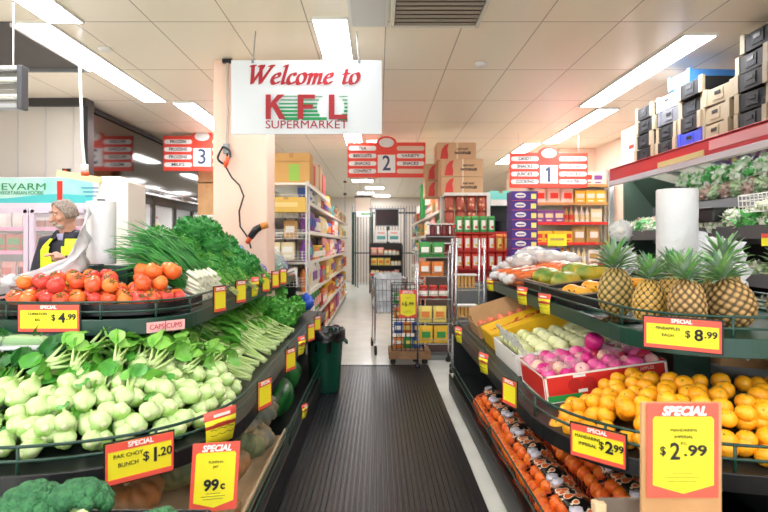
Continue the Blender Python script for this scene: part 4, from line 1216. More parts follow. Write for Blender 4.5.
for x, y, z, rz, l in [(-.1, -.2, .10, .5, 'papaya at the aisle corner of its crate'), (.12, -.1, .12, .1, 'largest papaya, yellow tipped, in front'), (-.13, .0, .11, .7, 'papaya in the middle left of its crate'), (.1, .1, .12, -.2, 'papaya at the middle right of its crate'), (-.1, .2, .11, .4, 'papaya at the far left of its crate'), (.13, .23, .12, .2, 'farthest papaya in its crate')]:
    PPm(inbox(LB_, RT_, (x, y, z)), rz, 1, l, 'papayas')
CARB = M('carrot_orange', '#f2702a', .4, n=('#f08a4a', 8))
def lumpbag(name, cat, mats, r, n, seed, film, filmalpha=None, tie=PLW):
    random.seed(seed); t = thing(name, 'x', cat)
    b = MB()
    for k in range(n):
        p = (U(-.7,.7)*r[0], U(-.7,.7)*r[1], U(-.5,.7)*r[2])
        b.ball(p, (.03,.03,.028) if cat != 'carrots' else (.05,.018,.018), mats[k % len(mats)], 10, 6)
    b.build('contents', t, True)
    b = MB(); b.ball((0,0,0), (r[0]*1.12, r[1]*1.15, r[2]*1.2), film, 18, 12, fn=lambda v: 1+.06*math.sin(v.x*12+v.y*9)*math.cos(v.z*10)); b.build('bag_film', t, True)
    b = MB()
    for k in range(3): b.ball((U(-.4,.4)*r[0], -r[1]*.5+U(0,.8)*r[1], r[2]*1.05), (.03,.022,.008), CWH, 8, 5)
    b.build('label', t, True)
    b = MB(); b.ball((-r[0]*1.05,0,.01), (.03,.04,.03), tie, 10, 6, fn=lambda v: 1+.3*math.sin(v.y*8)); b.build('tied_end', t, True)
    return t
CB = [Maker(lumpbag('carrot_bag', 'carrots', [CARB], (.14,.09,.05), 16, 90+i, M('orange_film', '#fb8a4e', .15, alpha=.35))) for i in range(2)]
random.seed(22); k = 0
for y in [4.28+.135*i for i in range(6)]:
    for x, z in ((1.22, 1.17), (1.48, 1.21)):
        CB[k % 2]((x, y, z+U(-.01,.015)), Euler((0, -.15, U(-.3,.3))), 1.2, 'orange carrots in a printed clear bag on the far right top shelf', 'bags of carrots'); k += 1
GARL = M('garlic_white', '#f0eee6', .5)
GB = Maker(lumpbag('garlic_bag', 'garlic', [GARL], (.13,.09,.06), 16, 95, M('white_net', '#f7f7f7', .3, alpha=.35)))
for i, (x, y, z) in enumerate([(1.25, 4.98, 1.24), (1.27, 4.82, 1.29), (1.5, 5.0, 1.27), (1.5, 4.85, 1.32), (1.38, 4.9, 1.35), (1.22, 5.12, 1.2), (1.45, 5.15, 1.24), (1.72, 5.05, 1.3)]):
    GB((x, y, z), Euler((0, 0, U(-.4,.4))), 1, 'white garlic in a net bag heaped behind the carrot bags', 'bags of garlic')
# roll dispensers
def bag_roll(x, y, z0, W_, H_, lab):
    t = thing('bag_roll', lab, 'plastic bag roll', (x, y, z0))
    b = MB(); b.lathe([(W_/2*.96, 0), (W_/2, .006), (W_/2*.99, H_*.33), (W_/2, H_*.36), (W_/2*.985, H_*.65), (W_/2, H_*.68), (W_/2, H_-.006), (W_/2*.96, H_)], PLW, 28, sy=.8, capt=True); b.build('roll', t, True)
    b = MB(); b.lathe([(.022, H_), (.022, H_+.012)], BLACK, 12); b.tube([(0,0,-.3), (0,0,0)], .015, DGREEN); b.build('spindle', t)
    return t
bag_roll(1.62, 2.98, 1.28, .215, .46, 'tall white roll of produce bags rising behind the pineapples')
bag_roll(-1.60, 3.18, 1.33, .165, .36, 'white roll of produce bags beside the man, above the tomatoes')
b = MB(); b.box((1.6, 2.98, 1.15), (.12, .12, .26), DGREEN); b.box((-1.5, 3.25, 1.2), (.17, .1, .26), DGREEN)
bpy.data.objects.remove(b.build('tmp'))
t = thing('roll_stand', 'dark green post carrying the bag roll behind the tomatoes', 'post', (-1.53, 3.2, 1.075))
b = MB(); b.box((0, 0, .11), (.19, .1, .22), DGREEN); b.build('post', t, bevel=.005); b = MB(); b.box((0, .02, .235), (.42, .14, .02), DGREEN); b.build('plate', t, bevel=.003)
t = thing('roll_stand', 'dark green post carrying the bag roll behind the pineapples', 'post', (1.62, 2.98, 1.075))
b = MB(); b.box((0, 0, .08), (.12, .1, .16), DGREEN); b.build('post', t, bevel=.005); b = MB(); b.box((0, 0, .175), (.24, .18, .02), DGREEN); b.build('plate', t, bevel=.003)
# bag sheet pulled to the left toward the man
MILK = M('milky_sheet', '#e4e6e9', .25, alpha=.92, bump=.5, bscale=18)
b = MB(); rows = []
for px, ya_, yb_, Y in ((88, 206, 262, 3.1), (84, 216, 268, 3.03), (79, 232, 272, 3.0), (74, 248, 274, 2.98), (66, 258, 277, 2.98), (50, 264, 281, 2.96), (32, 270, 284, 2.94), (14, 275, 287, 2.92)):
    za, zb = WZ(yb_, Y), WZ(ya_, Y)
    rows.append([(WX(px, Y)+.01*math.sin(j*2.1+za*20), Y+.025*math.sin(j*1.7+px*.25), za+(zb-za)*j/7) for j in range(8)])
b.sheet(rows, MILK); t = b.build('pulled_bag', None, True, solid=.002)
tag(t, 'white plastic bag pulled off the roll and draped left over the tomatoes', 'plastic bag')
b = MB(); b.ball((-1.96, 2.93, 1.245), (.045,.03,.035), MILK, 12, 8, fn=lambda v: 1+.25*math.sin(v.x*9+v.z*7)); 
b.build('crumpled_end', t, True)
plastic('loose end of white bag hanging right of the bag roll behind the pineapples', (1.83, 2.95, 1.37), .34, .26, Euler((1.15, .25, .1)), 31, mat=MILK, amp=.03, name='hanging_bag', cat='plastic bag')
plastic('crumpled white bag between the two leftmost pineapples', (1.35, 3.0, 1.36), .13, .15, Euler((1.2, 0, .3)), 32, mat=PLW, amp=.03, name='hanging_bag', cat='plastic bag')
t = thing('white_mesh_bag', 'white net bag of garlic standing above the leftmost pineapple', 'garlic bag', (WX(621, 3.6), 3.6, 1.52))
b = MB(); b.ball((0,0,0), (.066,.06,.075), M('white_net_dense', '#f4f6f6', .4, alpha=.75, bump=1, bscale=60), 32, 24, fn=lambda v: 1+.12*math.sin(v.x*19+v.y*7)*math.sin(v.z*17)+.08*math.sin(v.y*31+v.z*23)); b.build('net', t, True)
b = MB(); random.seed(6)
for k in range(9): b.ball((U(-.05,.05),U(-.04,.04),U(-.05,.04)), .028, GARL, 8, 6)
b.build('garlic_bulbs', t, True)
b = MB(); b.box((0, 0, -.16), (.07,.07,.2), DGREEN); b.build('hook_post', t)

# ---------------- bottom shelf: netted mandarins
PRN = M('fruit_print', '#15110f', .3, vor=('#e2672c', 26, .56, '#f3dcc0'), bump=.3, bscale=30)
NET = M('red_net', '#e8552c', .5)
ORM = Maker(citrus(ORA, 'orange mandarin', .037))
def netbag(seed):
    random.seed(seed)
    t = thing('mandarin_net_bag', 'x', 'net bag')
    b = MB(); rows = []
    for i in range(9):
        s = i/8; yy = -.165+.33*s; hh = .115*(max(0.05, 1-(2*s-1)**4))**.5
        rows.append([(.115*math.cos(a)*(.8+.2*hh/.115)+.025+.004*math.sin(i*3+j), yy, .012+hh*math.sin(a)+.004*math.sin(i*2+j*3)) for j, a in enumerate([PI*.58*q/7 for q in range(8)])])
    b.sheet(rows, PRN); b.build('printed_wrap', t, True, solid=.002)
    b = MB()
    for i in range(9):
        s = i/8; yy = -.16+.32*s; hh = .10*(max(.05, 1-(2*s-1)**4))**.5
        b.tube([(-.115, yy, .01), (-.105, yy+.01, hh*.6), (-.06, yy+.02, hh), (.0, yy+.02, hh*1.05)], .0014, NET, n=3)
    for a in (.3, .6, .9, 1.2):
        b.tube([(-.11*math.cos(a)-.01, -.16+.32*i/6, .095*math.sin(a)*(1-(2*i/6-1)**4*.8)) for i in range(7)], .0014, NET, n=3)
    b.build('red_netting', t)
    for k in range(2):
        b = MB(); b.ball((.02+.02*k, -.13+.27*k, .115), (.03,.035,.012), M('lilac_plastic', '#e2ddea', .3), 10, 6, fn=lambda v: 1+.3*math.sin(v.x*9+v.y*12)); b.build('gathered_end', t, True)
    return t
NB = [Maker(netbag(101+i)) for i in range(2)]
random.seed(23); k = 0; names = ['nearest', 'second', 'third', 'fourth', 'fifth', 'sixth', 'seventh']
for r_, (x0, z0, rn) in enumerate(((.845, .20, 'aisle side row'), (1.10, .27, 'inner row'))):
    for i in range(7):
        y = 2.12 + .335*i; rz = U(-.12,.12); z = z0
        rot = Euler((0, -.3, rz)); loc = Vector((x0+(.02 if i == 0 else 0), y, z))
        if RB.d(x0-.1, y) < .02 and y < 2.4: continue
        NB[k % 2](loc, rot, 1, 'fruit printed net bag of orange mandarins, %s in the bottom shelf\'s %s' % (names[i], rn), 'mandarin net bags')
        k += 1
        for a_, b_, c_ in [(-.065, -.115, .045), (-.065, -.04, .05), (-.065, .04, .05), (-.065, .115, .045), (0, -.10, .062), (0, -.02, .07), (0, .065, .065)]:
            ORM(loc + rot.to_matrix() @ Vector((a_+U(-.006,.006), b_+U(-.006,.006), c_)), Euler((U(-1,1), U(-1,1), 0)), U(.95,1.06), 'orange mandarin inside a red net bag on the right bottom shelf', 'netted orange mandarins')
# crate of mandarins in the right foreground
t = thing('mandarin_crate', 'cardboard crate of mandarins at the lower right corner', 'crate', (1.03, 1.4, .57))
b = MB(); b.box((0,0,-.06), (.9,.42,.01), CARD); b.build('crate_floor', t)
b = MB()
for sx_, sy_, dx, dy in ((0,-.21,.9,.012),(0,.21,.9,.012),(-.45,0,.012,.42),(.45,0,.012,.42)): b.box((sx_, sy_, -.01), (dx, dy, .11), CARD)
b.build('crate_wall', t, bevel=.004)
t = thing('display_plinth', 'dark plinth standing in front of the right stand under the mandarin crate', 'plinth', (1.03, 1.4, 0))
b = MB(); b.box((0,0,.24), (.86,.4,.48), SHELFG); b.build('body', t, bevel=.01)
b = MB(); b.box((0,0,.49), (.92,.44,.024), BLACK); b.build('top', t, bevel=.008)
t = thing('cardboard_offcut', 'torn grey cardboard edge at the bottom beside the sign', 'cardboard', (.68, 1.53, .715))
b = MB(); b.box((0,0,0), (.14,.01,.05), M('grey_card', '#6c6258', .7)); b.build('panel', t); b = MB(); b.box((-.07,-.01,0.005), (.03,.03,.03), CARDL); b.build('torn_corner', t)
random.seed(24)
for x, y, z in [(.72, 1.33, .725), (.80, 1.36, .73), (.76, 1.42, .755), (.84, 1.44, .72), (.68, 1.4, .72), (.98, 1.38, .73), (1.06, 1.4, .735), (1.02, 1.47, .755), (1.12, 1.44, .725), (.95, 1.47, .735), (1.2, 1.4, .735), (1.14, 1.36, .74), (1.28, 1.42, .73), (1.22, 1.5, .74), (1.0, 1.3, .72), (1.1, 1.29, .72), (.9, 1.33, .71)]:
    MY((x, y, z-.075), Euler((U(-1,1), U(-1,1), 0)), U(.92,1.02), 'yellow mandarin in the cardboard crate at the lower right corner', 'mandarins in the foreground crate')
# ---------------------------------------------------------------- goods
PALG = ['#d9412f', '#f2c230', '#3f9a4a', '#f5f1e6', '#2f62b5', '#e8873a', '#b8532f', '#e9d9a8', '#8a4fa0', '#f0a8a0', '#c9a05f', '#f7e27a', '#5fb0a8', '#efe9df', '#a8281f']
def pm(h): return M('print_'+h[1:], h, .45)
def g_box(c1, c2, w_=.12, d_=.1, h_=.16):
    b = MB(); b.box((0,0,h_/2), (w_, d_, h_), pm(c1)); b.box((0,-d_/2-.001,h_*.58), (w_*.8, .002, h_*.34), pm(c2)); b.box((0,-d_/2-.001,h_*.2), (w_*.6, .002, h_*.1), pm(c2)); return b
def g_bag(c1, c2, w_=.15, d_=.07, h_=.18):
    b = MB(); vs = []; fs = []
    for i in range(6):
        s = i/5; th = d_/2*math.sin(PI*(.12+.76*s)); ww = w_/2*(1-.08*math.sin(PI*s))
        for (a, c) in ((-1,-.25),(-.5,-1),(.5,-1),(1,-.25),(1,.25),(.5,1),(-.5,1),(-1,.25)): vs.append((a*ww, c*th, h_*s))
    for i in range(5):
        for j in range(8): fs.append((i*8+j, i*8+(j+1)%8, i*8+8+(j+1)%8, i*8+8+j))
    b.add(vs, fs[:], pm(c1)); b.f.append(tuple(range(40, 48))); b.mi.append(0)
    b.box((0,-d_/2-.0,h_*.5), (w_*.6, .006, h_*.36), pm(c2)); return b
def g_can(c1, c2, r=.04, h_=.12):
    b = MB(); b.lathe([(r*.95,0),(r,.004),(r,h_*.2)], pm(c1), 14, capt=False); b.lathe([(r*1.01,h_*.2),(r*1.01,h_*.75)], pm(c2), 14, capb=False, capt=False); b.lathe([(r,h_*.75),(r,h_-.004),(r*.93,h_)], pm(c1), 14, capb=False); return b
def g_bottle(c1, c2, r=.038, h_=.26):
    b = MB(); b.lathe([(r*.9,0),(r,.01),(r,h_*.2)], pm(c1), 12, capt=False); b.lathe([(r*1.02,h_*.2),(r*1.02,h_*.5)], pm(c2), 12, capb=False, capt=False)
    b.lathe([(r,h_*.5),(r,h_*.6),(r*.35,h_*.8),(r*.33,h_*.9)], pm(c1), 12, capb=False); b.lathe([(r*.42,h_*.88),(r*.42,h_)], pm(c2), 10); return b
def g_jar(c1, c2, r=.045, h_=.13):
    b = MB(); b.lathe([(r*.9,0),(r,.01),(r,h_*.75),(r*.8,h_*.84)], pm(c1), 14); b.lathe([(r*.9,h_*.82),(r*.9,h_)], pm(c2), 14); b.lathe([(r*1.01,h_*.2),(r*1.01,h_*.6)], pm('#f5f1e6'), 14, capb=False, capt=False); return b
KINDS_ = {'box': ('snack_box', 'box', g_box), 'bag': ('snack_bag', 'bag of snacks', g_bag), 'can': ('food_can', 'can', g_can), 'bottle': ('bottle', 'bottle', g_bottle), 'jar': ('jar', 'jar', g_jar)}
GOODS = {}; CN = {'#d9412f':'red','#f2c230':'yellow','#3f9a4a':'green','#f5f1e6':'cream','#2f62b5':'blue','#e8873a':'orange','#b8532f':'brown','#e9d9a8':'beige','#8a4fa0':'purple','#f0a8a0':'pink','#c9a05f':'tan','#f7e27a':'pale yellow','#5fb0a8':'teal','#efe9df':'white','#a8281f':'dark red'}
def good(kind, c1, c2, loc, rz, scale, where):
    k = (kind, c1, c2)
    nm, cat, fn = KINDS_[kind]
    lab = '%s %s %s' % (CN[c1], {'box':'packet box','bag':'snack bag','can':'can','bottle':'bottle','jar':'jar'}[kind], where)
    if k not in GOODS:
        o = fn(c1, c2).build(nm, None, kind in ('can','bottle','jar')); GOODS[k] = o
    else:
        o = GOODS[k].copy(); COL.objects.link(o)
    o.location = loc; o.rotation_euler = (0,0,rz); o.scale = (scale,)*3
    return tag(o, lab, cat, lab)
def shelf_run(p0, p1, z, kinds, where, rz, gap=1.06, hmax=.3, skip=.04, pal=None, big=1.):
    """goods side by side from p0 to p1, in runs of the same product"""
    P0 = Vector(p0); P1 = Vector(p1); L_ = (P1-P0).length; d = (P1-P0)/L_; s = .01
    WW = {'box': .12, 'bag': .15, 'can': .085, 'bottle': .08, 'jar': .095}; HH = {'box': .16, 'bag': .18, 'can': .12, 'bottle': .26, 'jar': .13}
    while s < L_-.05:
        kd = random.choice(kinds); c1, c2 = random.sample(pal or PALG, 2); sc = min(U(.95, 1.3)*big, hmax/HH[kd]); w_ = WW[kd]*sc
        for q in range(random.choice((2,3,3,4))):
            if s+w_ > L_: s = L_; break
            if R() > skip:
                p = P0+d*(s+w_/2); good(kd, c1, c2, (p.x, p.y, z), rz+U(-.05,.05), sc, where)
            s += w_*gap
def gondola(name, lab, x0, x1, y0, y1, levels, face, topz, mat=SHELFW):
    """shelving along Y; face +1: goods face +x, -1: -x"""
    t = thing(name, lab, 'shelving')
    xb = x0 if face > 0 else x1; xf = x1 if face > 0 else x0
    b = MB(); b.box((xb, (y0+y1)/2, topz/2), (.02, y1-y0, topz), mat); b.build('back_panel', t)
    for z in levels:
        b = MB(); b.box(((x0+x1)/2, (y0+y1)/2, z-.012), (x1-x0, y1-y0, .024), mat)
        b.box((xf+.006*face, (y0+y1)/2, z-.005), (.012, y1-y0, .045), mat); b.build('shelf', t)
    b = MB(); b.box(((x0+x1)/2-face*.02, (y0+y1)/2, .05), (x1-x0-.04, y1-y0, .1), GREYM); b.build('base', t)
    for k in range(int((y1-y0)/1.0)+1):
        b = MB(); b.box((xb+.02*face, y0+k*1.0+.02, topz/2), (.03, .03, topz), GREYM); b.build('upright', t)
    return t
LV = (.16, .5, .86, 1.22, 1.58, 1.93)
gondola('shelving_unit', 'long cream shelving unit down the left side of the middle aisle', -1.3, -.82, 6.55, 14.6, LV, 1, 2.0)
gondola('shelving_unit', 'long cream shelving unit down the right side of the middle aisle', .92, 1.38, 7.75, 15.0, LV, -1, 2.0)
random.seed(30)
wn = ['bottom', 'second', 'third', 'fourth', 'fifth', 'top']
for i, z in enumerate(LV):
    kk = (['bag', 'box', 'bottle'], ['jar', 'can', 'bag'], ['bag', 'box'], ['jar', 'bag', 'box'], ['bag', 'box', 'can'], ['box', 'bag'])[i]
    shelf_run((-.90, 6.6, 0), (-.90, 14.4, 0), z, kk, 'on the %s shelf at the left of the middle aisle' % wn[i], PI/2, hmax=.32 if i < 5 else .22, big=1.45, gap=1.03)
    shelf_run((1.0, 7.8, 0), (1.0, 14.8, 0), z, kk[::-1], 'on the %s shelf at the right of the middle aisle' % wn[i], -PI/2, hmax=.32 if i < 5 else .22, big=1.45, gap=1.03)
# white wire end display before the left shelving
t = thing('wire_display', 'white wire end display of packets at the left shelving, above the stand', 'wire rack', (-1.06, 6.42, 0))
b = MB()
for x in (-.24, .24):
    for y in (-.12, .12): b.tube([(x, y, 0), (x, y, 2.15)], .012, WHITE)
b.build('frame', t)
for i, z in enumerate((.95, 1.25, 1.5, 1.74, 1.90)):
    b = MB()
    for k in range(11): b.tube([(-.24+.048*k, -.13, z+.10), (-.24+.048*k, -.13, z), (-.24+.048*k, .12, z)], .003, WHITE, n=4)
    for q in range(4): b.tube([(-.24, -.13, z+.033*q), (.24, -.13, z+.033*q)], .003, WHITE, n=4)
    b.build('wire_basket', t)
for i, z in enumerate((.95, 1.25, 1.5, 1.74)):
    shelf_run((-1.29, 6.42, 0), (-.83, 6.42, 0), z+.01, ['bag', 'box'], 'in the white wire end display, basket %s from the bottom' % ('one', 'two', 'three', 'four')[i], 0, hmax=.2, pal=['#f5f1e6', '#e9d9a8', '#c9a05f', '#efe9df', '#f0a8a0'])
t = thing('sloped_shelf', 'cream sloped top shelf above the left shelving carrying cartons', 'shelf', (-1.06, 7.6, 2.13))
b = MB(); b.box((0,0,0), (.52, 2.6, .025), SHELFW); b.build('board', t); b = MB(); b.box((.26,0,.0), (.014, 2.6, .06), SHELFW); b.build('front_edge', t)
for y in (-1.2, 1.2):
    b = MB(); b.box((-.2, y, -.07), (.03, .03, .14), GREYM); b.build('bracket', t)
def cbox(lab, x, y, z, w_, d_, h_, mat=CARD, rz=0, panels=(), name='cardboard_box', cat='cardboard box', group=None):
    t = thing(name, lab, cat, (x, y, z), rz, group)
    b = MB(); b.box((0,0,h_/2), (w_, d_, h_), mat); b.build('box_body', t, bevel=.004)
    b = MB(); b.box((0,0,h_+.001), (w_*.98, .05, .002), M('packing_tape', '#b98c52', .3)); b.box((0,-d_/2-.001,h_*.92), (.05, .002, h_*.16), M('packing_tape', '#b98c52', .3)); b.build('tape', t)
    for (px_, pz_, pw, ph, col) in panels:
        b = MB(); b.box((px_*w_, -d_/2-.002, pz_*h_), (pw*w_, .003, ph*h_), M('panel_'+col[1:], col, .6)); b.build('printed_panel', t)
    return t
cbox('brown carton with a green printed square on top of the left shelving', WX(293, 6.5), 6.55, 2.145, .43, .35, .35, M('carton_tan', '#d0a25e', .7), panels=((.08, .35, .3, .55, '#9bc653'), (0, .72, 1.0, .03, '#b98c52')))
cbox('low yellow open tray of packets below the brown carton with green print', WX(288, 6.35), 6.32, 1.80, .44, .22, .17, M('tray_yellow', '#dfb95a', .7), panels=((0, .5, .6, .3, '#ead08a'),))
for i, (x, y, z, w_, h_, c, lab) in enumerate([(-1.02, 7.0, 2.145, .4, .30, '#d9412f', 'red and white carton behind the brown carton on the left top shelf'), (-1.02, 7.45, 2.145, .4, .36, '#dcc19a', 'tall pale carton on the left top shelf'), (-1.0, 7.9, 2.145, .36, .4, '#c89a66', 'tall brown carton further along the left top shelf'), (-1.0, 8.35, 2.145, .36, .33, '#c43f34', 'red carton further along the left top shelf'),
     (-1.05, 9.2, 1.945, .3, .2, '#f3f0e8', 'white carton with a pink stripe farther down the left shelving'), (-1.05, 10.2, 1.945, .3, .36, '#f2c230', 'yellow tall carton farther down the left shelving'), (-1.05, 11.0, 1.945, .3, .25, '#8a5aa8', 'purple and white carton farther down the left shelving'), (-1.05, 12.0, 1.945, .3, .3, '#c9813f', 'brown carton at the far end of the left shelving')]):
    cbox(lab, x, y, z, w_, .36, h_, M('carton_'+c[1:], c, .6), rz=0, panels=((0, .5, .5, .3, '#f3f0e8'),))
t = thing('wall_screen_post', 'thin black post with clips beside the left top cartons', 'post', (WX(345, 9.0), 9.0, 1.95)); b = MB(); b.tube([(0,0,0),(0,0,.55)], .005, GREYM); b.build('post', t); b = MB(); b.box((0,0,.5), (.05,.02,.03), BLACK); b.box((0,0,.3), (.05,.02,.03), BLACK); b.build('clip', t)
# brown cartons with red corner print over the right gondola
def kcarton(lab, x, y, z, w_=.55, h_=.245):
    t = thing('printed_carton', lab, 'cardboard box', (x, y, z), 0, None)
    b = MB(); b.box((0,0,h_/2), (w_, .4, h_), M('carton_warm', '#cfa57c', .7)); b.build('box_body', t, bevel=.004)
    b = MB(); pl = [(-w_*.44, h_*.1)] + [(-w_*.44+.15*math.cos(a), h_*.05+.2*math.sin(a)) for a in [PI/2*(1-q/8)*.95 for q in range(9)]]
    pl = [(-w_*.42, h_*.06), (-w_*.22, h_*.06), (-w_*.215, h_*.35), (-w_*.235, h_*.62), (-w_*.2, h_*.94), (-w_*.3, h_*.85), (-w_*.38, h_*.6)]
    b.prism(pl, .003, M('red_print', '#d23a30', .5), T=Matrix.Translation((0,-.2,0)) @ Matrix.Rotation(PI/2, 4, 'X')); b.build('red_print', t)
    text('INSTANT', h_*.16, INK, t, (w_*.16, -.2035, h_*.62), bold=.001); text('NOODLES', h_*.2, INK, t, (w_*.16, -.2035, h_*.4), bold=.002)
    b = MB(); b.box((0.02*w_, -.2015, h_/2), (.02, .002, h_), M('pale_tape', '#e3cdb0', .5)); b.build('tape', t)
    return t
kcarton('printed brown carton, topmost of the stack beside the aisle two sign', WX(455, 7.9), 7.95, 2.62)
kcarton('printed brown carton, middle of the stack beside the aisle two sign', WX(461, 7.75), 7.85, 2.375, .58)
kcarton('printed brown carton, lowest of the stack beside the aisle two sign', WX(461, 7.75), 7.85, 2.125, .58)
kcarton('printed brown carton behind and left of the stack, upper', WX(441, 8.3), 8.35, 2.38, .5)
kcarton('printed brown carton behind and left of the stack, lower', WX(441, 8.3), 8.35, 2.13, .5)
for px, Y, z, w_, h_, c, lab in [(426, 8.9, 1.945, .28, .40, '#f1e7d8', 'cream carton left of the noodle cartons on the right top shelf'), (418, 9.8, 1.945, .3, .5, '#e6953f', 'orange carton on the right top shelf'), (410, 11.0, 1.945, .5, .66, '#2f9a4c', 'green and white carton on the right top shelf'), (405, 12.4, 1.945, .3, .5, '#e8c23f', 'yellow carton far along the right top shelf'), (402, 13.6, 1.945, .3, .4, '#f3efe6', 'white carton at the far end of the right top shelf')]:
    cbox(lab, max(WX(px, Y), 1.1), Y, z, w_, .36, h_, M('carton_'+c[1:], c, .6), panels=((0, .5, .7, .25, '#f3f0e8'),))
# end display of the right shelving
t = thing('end_display', 'cream end display shelf facing the photographer with noodle tubs and milk cartons', 'shelving', (1.17, 7.45, 0))
b = MB(); b.box((0, .2, 1.05), (.6, .02, 2.1), SHELFW); b.build('back_panel', t)
for z in (.2, .6, 1.12, 1.68, 2.10):
    b = MB(); b.box((0, 0, z-.012), (.6, .4, .024), SHELFW); b.box((0, -.2, z-.005), (.6, .012, .04), SHELFW if z > 2 else SRED); b.build('shelf', t)
b = MB(); b.box((.29, -.18, 1.05), (.04, .04, 2.1), SHELFW); b.build('upright', t)
b = MB(); b.box((-.29, .18, 1.05), (.04, .04, 2.1), SHELFW); b.build('upright', t)
def single(name, b, lab, cat, grp, loc, rz=0, smooth=True):
    o = b.build(name, None, smooth, loc=loc, rot=(0,0,rz)); return Maker(tag(o, lab, cat, grp))
b = MB(); b.lathe([(.05,0),(.062,.02),(.064,.17),(.05,.18)], M('tub_brown', '#b8553f', .4, vor=('#e9b58a', 18, .3)), 16); b.lathe([(.066,.17),(.066,.195)], M('tub_lid', '#8f3b30', .4), 16)
mk = single('noodle_tub', b, 'x', 'tub', None, (0,0,0))
for r_ in range(2):
    for i in range(4): mk((.95+.145*i, 7.33, 1.685+.197*r_), U(0,6), 1, 'brown noodle tub with patterned label on the end display, %s row' % ('lower', 'upper')[r_], 'noodle tubs %s row' % ('lower', 'upper')[r_])
def mcarton(c1, c2, nm):
    b = MB(); b.box((0,0,.09), (.085,.07,.18), pm(c1)); b.box((0,-.036,.09), (.05,.002,.12), pm(c2)); b.box((.01,-.0375,.06), (.03,.002,.03), pm('#d9412f' if c1 != '#d9412f' else '#f2c230'))
    b.add([(-.0425,-.035,.18),(.0425,-.035,.18),(.0425,.035,.18),(-.0425,.035,.18),(-.0425,0,.205),(.0425,0,.205)], [(0,1,5,4),(1,2,5),(2,3,4,5),(3,0,4)], pm(c1)); return b
mg = single('milk_carton', mcarton('#3f9a4a', '#f5f1e6', 0), 'x', 'carton', None, (0,0,0), smooth=False)
mr = single('drink_carton', mcarton('#d9412f', '#f5f1e6', 0), 'x', 'carton', None, (0,0,0), smooth=False)
mo = single('juice_carton', mcarton('#e8873a', '#f7e27a', 0), 'x', 'carton', None, (0,0,0), smooth=False)
for i in range(5): mg((WX(459+8*i, 7.05), 7.05, WZ(232, 7.05)), 0, 1, 'green and white carton in the row above the red cartons', 'green cartons')
for r_ in range(2):
    for i in range(8):
        (mr if i < 5 or r_ else mo)((WX(459+8*i, 7.05), 7.05, WZ(250+18*r_, 7.05)), 0, 1, ('red and white' if i < 5 or r_ else 'orange')+' drink carton in the %s row of the red display' % ('upper', 'lower')[r_], 'drink cartons %s row' % ('upper' if not r_ else 'lower'))
t = thing('carton_stand', 'red edged display stand carrying the rows of drink cartons', 'display stand', (WX(488, 7.08), 7.08, 0))
b = MB()
for z, wd in ((WZ(232.6, 7.05), .45), (WZ(250.6, 7.05), .84), (WZ(268.6, 7.05), .84)):
    b.box((-.42+wd/2, 0, z-.008), (wd, .16, .014), CRED)
b.build('shelf', t)
b = MB(); b.box((0, .09, .8), (.84, .015, 1.6), M('stand_red', '#c63a38', .5)); b.build('back_panel', t); b = MB(); b.box((0, 0, .5), (.8, .14, .9), GREYM); b.build('base', t)
# purple biscuit boxes
PUB = M('purple_carton', '#4b2a86', .4); 
def pbox():
    t = thing('purple_box', 'x', 'box'); b = MB(); b.box((0,0,.056), (.31,.24,.112), PUB); b.build('box_body', t, bevel=.003)
    b = MB(); b.lathe([(.04,0),(.04,.002)], pm('#efe9df'), 16, T=Matrix.Translation((-.05,-.121,.06)) @ Matrix.Rotation(PI/2,4,'X') @ Matrix.Diagonal((1.6,.8,1,1))); b.box((-.05,-.1235,.06), (.09,.002,.014), PUB); b.box((-.05,-.1235,.035), (.05,.002,.006), pm('#d9412f')); b.build('logo', t)
    b = MB(); b.box((.105,-.121,.05), (.06,.003,.06), pm('#f7e27a')); b.box((0,-.121,.003), (.31,.003,.006), pm('#d9412f')); b.build('biscuit_print', t); return t
PB = Maker(pbox())
for i in range(18): PB((WX(522, 6.6), 6.6, .02+.1135*i), U(-.03,.03), 1, 'purple biscuit box in the tall stack under the aisle one sign', 'tall stack of purple boxes')
for i in range(12): PB((WX(545, 7.1), 7.1, .02+.1135*i), U(-.03,.03), 1, 'purple biscuit box in the shorter stack right of the tall one', 'short stack of purple boxes')
# chocolate crates on wire rack (trays of dark red jars)
JR = M('dark_red_jar', '#6a2a2c', .3, n=('#8f3a36', 20)); TRP = M('clear_tray', '#ffffff', .1, alpha=.25)
def tray():
    t = thing('jar_tray', 'x', 'tray'); b = MB()
    for i in range(4): b.lathe([(.035,0),(.038,.01),(.038,.13),(.03,.15)], JR, 12, T=Matrix.Translation((-.12+.08*i,-.04,0)))
    b.build('jars', t, True)
    b = MB(); b.box((0,0,.16), (.36,.2,.015), M('tray_lid', '#d8d3cf', .2)); b.build('lid', t)
    b = MB(); b.box((-.05,-.09,.08), (.03,.004,.11), CWH); b.box((.11,-.09,.08), (.02,.004,.1), CWH); b.build('label', t); return t
TRm = Maker(tray())
for x, z, l in ((0, 0, 'lower left'), (0, .175, 'upper left')): pass
t = thing('jar_stand', 'narrow grey shelf stand carrying the two trays of dark red jars', 'display stand', (WX(441, 6.9), 6.92, 0)); b = MB()
for z in (WZ(255, 6.9), WZ(236, 6.9)): b.box((0,0,z-.008), (.36,.2,.012), GREYM)
b.build('shelf', t); b = MB(); b.box((0,.11,.78), (.36,.012,1.56), M('stand_brown', '#6a544c', .5)); b.build('back_panel', t); b = MB(); b.box((0,0,.03), (.36,.22,.06), GREYM); b.build('base', t)
for k, (px, py, l) in enumerate([(441, 255, 'lower'), (441, 236, 'upper')]): TRm((WX(px, 6.9), 6.9, WZ(py, 6.9)), 0, .92, 'clear tray of dark red jars, %s of the two beside the red cartons' % l)
